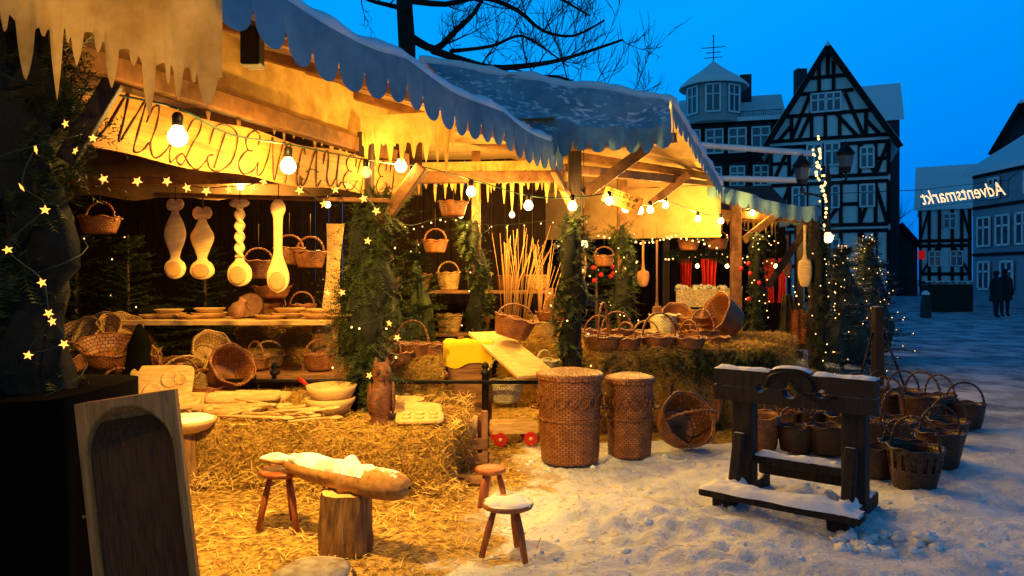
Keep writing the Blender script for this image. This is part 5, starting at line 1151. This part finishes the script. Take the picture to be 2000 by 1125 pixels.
x,y=at_(1808,28); t_=thing('snow_topped_bollard','snow topped stone bollard standing in the far street','bollard',(x,y,0)); mb=MB(); mb.lathe([(.2,0),(.18,.5),(.14,.7),(.11,.85),(.001,.9)],12); build(mb,'shaft',m_slate,t_); mb=MB(); mb.lathe([(.14,.86),(.14,.92),(.07,1.0),(.001,1.02)],12); build(mb,'snow_cap',m_snow,t_)
x,y=at_(1850,33); mb=MB(); mb.box((x,y,.6),(2.0,.5,1.2)); mb.grid(10,4,lambda u,v: Vector((x-1.05+2.1*u,y-.28+.56*v,1.21+.15*math.sin(PI*v)))); top(mb,'dark_low_wall',m_darks,'dark low wall with snow on top before the far half timbered house','wall',smooth=False)
def person(label,px,Yy,hh_,lean=0,rz=0):
    x,y=at_(px,Yy); t_=thing('person',label,'person',(x,y,0),rotz=rz)
    k=hh_/1.75
    Vv=[(0,0,.95),(0,0,1.2),(0,-.01,1.42),(0,-.01,1.52),(0,-.02,1.66),(.1,0,.88),(.12,.04,.5),(.13,.08,.08),(.13,-.06,.04),(-.1,0,.88),(-.12,-.06,.5),(-.12,-.08,.08),(-.12,-.22,.04),(.2,0,1.4),(.25,.02,1.12),(.24,-.08,.88),(.23,-.1,.8),(-.2,0,1.4),(-.25,.02,1.12),(-.24,-.08,.88),(-.23,-.1,.8)]
    E=[(0,1),(1,2),(2,3),(3,4),(0,5),(5,6),(6,7),(7,8),(0,9),(9,10),(10,11),(11,12),(2,13),(13,14),(14,15),(15,16),(2,17),(17,18),(18,19),(19,20)]
    rad=[.15,.15,.15,.06,.1,.1,.07,.05,.05,.1,.07,.05,.05,.07,.055,.045,.04,.07,.055,.045,.04]
    me=bpy.data.meshes.new('body'); me.from_pydata([tuple(Vector(v)*k) for v in Vv],E,[]); o=bpy.data.objects.new('body',me); C.objects.link(o); o.parent=t_
    md=o.modifiers.new('s','SKIN'); sk=me.skin_vertices[0].data
    for i,r_ in enumerate(rad): sk[i].radius=(r_*k,r_*k)
    sk[0].use_root=True; ms=o.modifiers.new('ss','SUBSURF'); ms.levels=1; ms.render_levels=2; me.materials.append(m_coat)
    mb=MB(); mb.lathe([(.27*k,.62*k),(.23*k,.95*k),(.22*k,1.2*k),(.23*k,1.38*k),(.1*k,1.5*k)],18,sy=.7); build(mb,'coat',m_coat,t_)
    mb=MB(); mb.blob((0,-.01,1.7*k),(.11*k,.12*k,.1*k),14,9,.05); build(mb,'hat',m_coat,t_)
person('person in a dark coat walking at the right edge of the street',1945,28,1.72,rz=.3)
person('person in a long dark coat beside the other walker',1962,28.6,1.8,rz=-.2)
# ------------------------------------------------------------ bare tree
t_=thing('bare_tree','large leafless tree with snow dusted branches behind the stalls','tree',(-1.9,13,0)); rnd=random.Random(5)
def grow(mb,p,d,l,r,dep):
    pts=[p]; rr=[r]; q=p
    for i in range(4):
        d=(d+Vector((rnd.uniform(-.17,.17),rnd.uniform(-.14,.14),rnd.uniform(-.12,.2)))).normalized(); q=q+d*l/4; pts.append(q); rr.append(r*(1-.19*(i+1)))
    mb.tube(pts,rr,6 if r>.02 else 4,False)
    if dep>0:
        for i in range(1,5):
            for s in range(2 if dep>1 else 1):
                if rnd.random()<.75:
                    dd=(d+Vector((rnd.uniform(-.8,.8),rnd.uniform(-.6,.6),rnd.uniform(-.35,.8)))).normalized(); grow(mb,pts[i],dd,l*rnd.uniform(.5,.75),max(.006,rr[i]*.5),dep-1)
mb=MB(); mb.tube([(-1.9,13,0),(-1.88,13,3),(-1.84,13,5.6),(-1.95,13.1,7.2),(-2.1,13,9)],[.28,.2,.15,.13,.1],12); build(mb,'trunk',m_barkd,t_,True,True)
mb=MB()
limbs=[([(805,75),(850,95),(890,60),(930,20),(960,-40)],.08,13),([(845,98),(905,118),(960,132),(1030,128),(1090,118),(1150,100),(1215,78)],.07,12.6),([(955,132),(1020,150),(1090,150),(1140,170),(1190,185),(1250,178)],.04,12.3),([(790,0),(870,8),(940,-5),(1010,20),(1060,60),(1120,70),(1180,40)],.06,13.4),([(800,20),(760,10),(720,0),(680,-20)],.055,12.8),([(880,100),(960,90),(1010,70),(1050,85),(1110,130)],.04,13.6),([(800,-30),(900,-60),(1000,-40),(1080,-10),(1150,30)],.055,13.2)]
for L_,r_,Yb in limbs:
    pts=cat([tuple(P(a_,b_,Yb+.5*math.sin(i*1.7))) for i,(a_,b_) in enumerate(L_)],3); n=len(pts); rr=[r_*(1-.75*i/n) for i in range(n)]; mb.tube(pts,rr,7)
    for i in range(3,n,1):
        if rnd.random()<.8:
            dd=Vector((rnd.uniform(-.3,.9),rnd.uniform(-.7,.7),rnd.uniform(-.35,.9))).normalized(); grow(mb,Vector(pts[i]),dd,rnd.uniform(.4,.9),max(.011,rr[i]*.36),2)
build(mb,'branches',m_barkd,t_,True,True)
t2=thing('distant_tree','small bare grey tree beyond the tall gable','tree',tuple(at_(1750,75))+(0,)); mb=MB(); mb.tube([(0,0,0),(0,0,5)],[.3,.2],8); build(mb,'trunk',m_barkd,t2); mb=MB()
for i in range(14): grow(mb,Vector((0,0,4+i*.3)),Vector((rnd.uniform(-1,1),rnd.uniform(-1,1),1.0)).normalized(),2.6-.08*i,.06,2)
build(mb,'branches',m_barkd,t2)
for i,(px,py,Yy,e_) in enumerate([(470,365,7.2,55),(640,400,8.2,42),(900,420,8.2,60),(1000,420,9.0,50)]):  # extra bulbs added inside the stalls to raise the light on the goods
    p=P(px,py,Yy); t_=thing('hanging_lamp',['fill bulb added above the plates table behind the spoons','fill bulb added behind the upright board','fill bulb added behind the middle fringe above the yellow cloth','fill bulb added above the willow rods at the back'][i],'lamp',tuple(p),group='fill bulbs added inside the stall'); bulb_parts(t_,(0,0,0),.035,e_)
    mb=MB(); mb.tube([(0,0,.08),(0,0,.4)],.004,4); build(mb,'cord',m_iron,t_)
print('done')
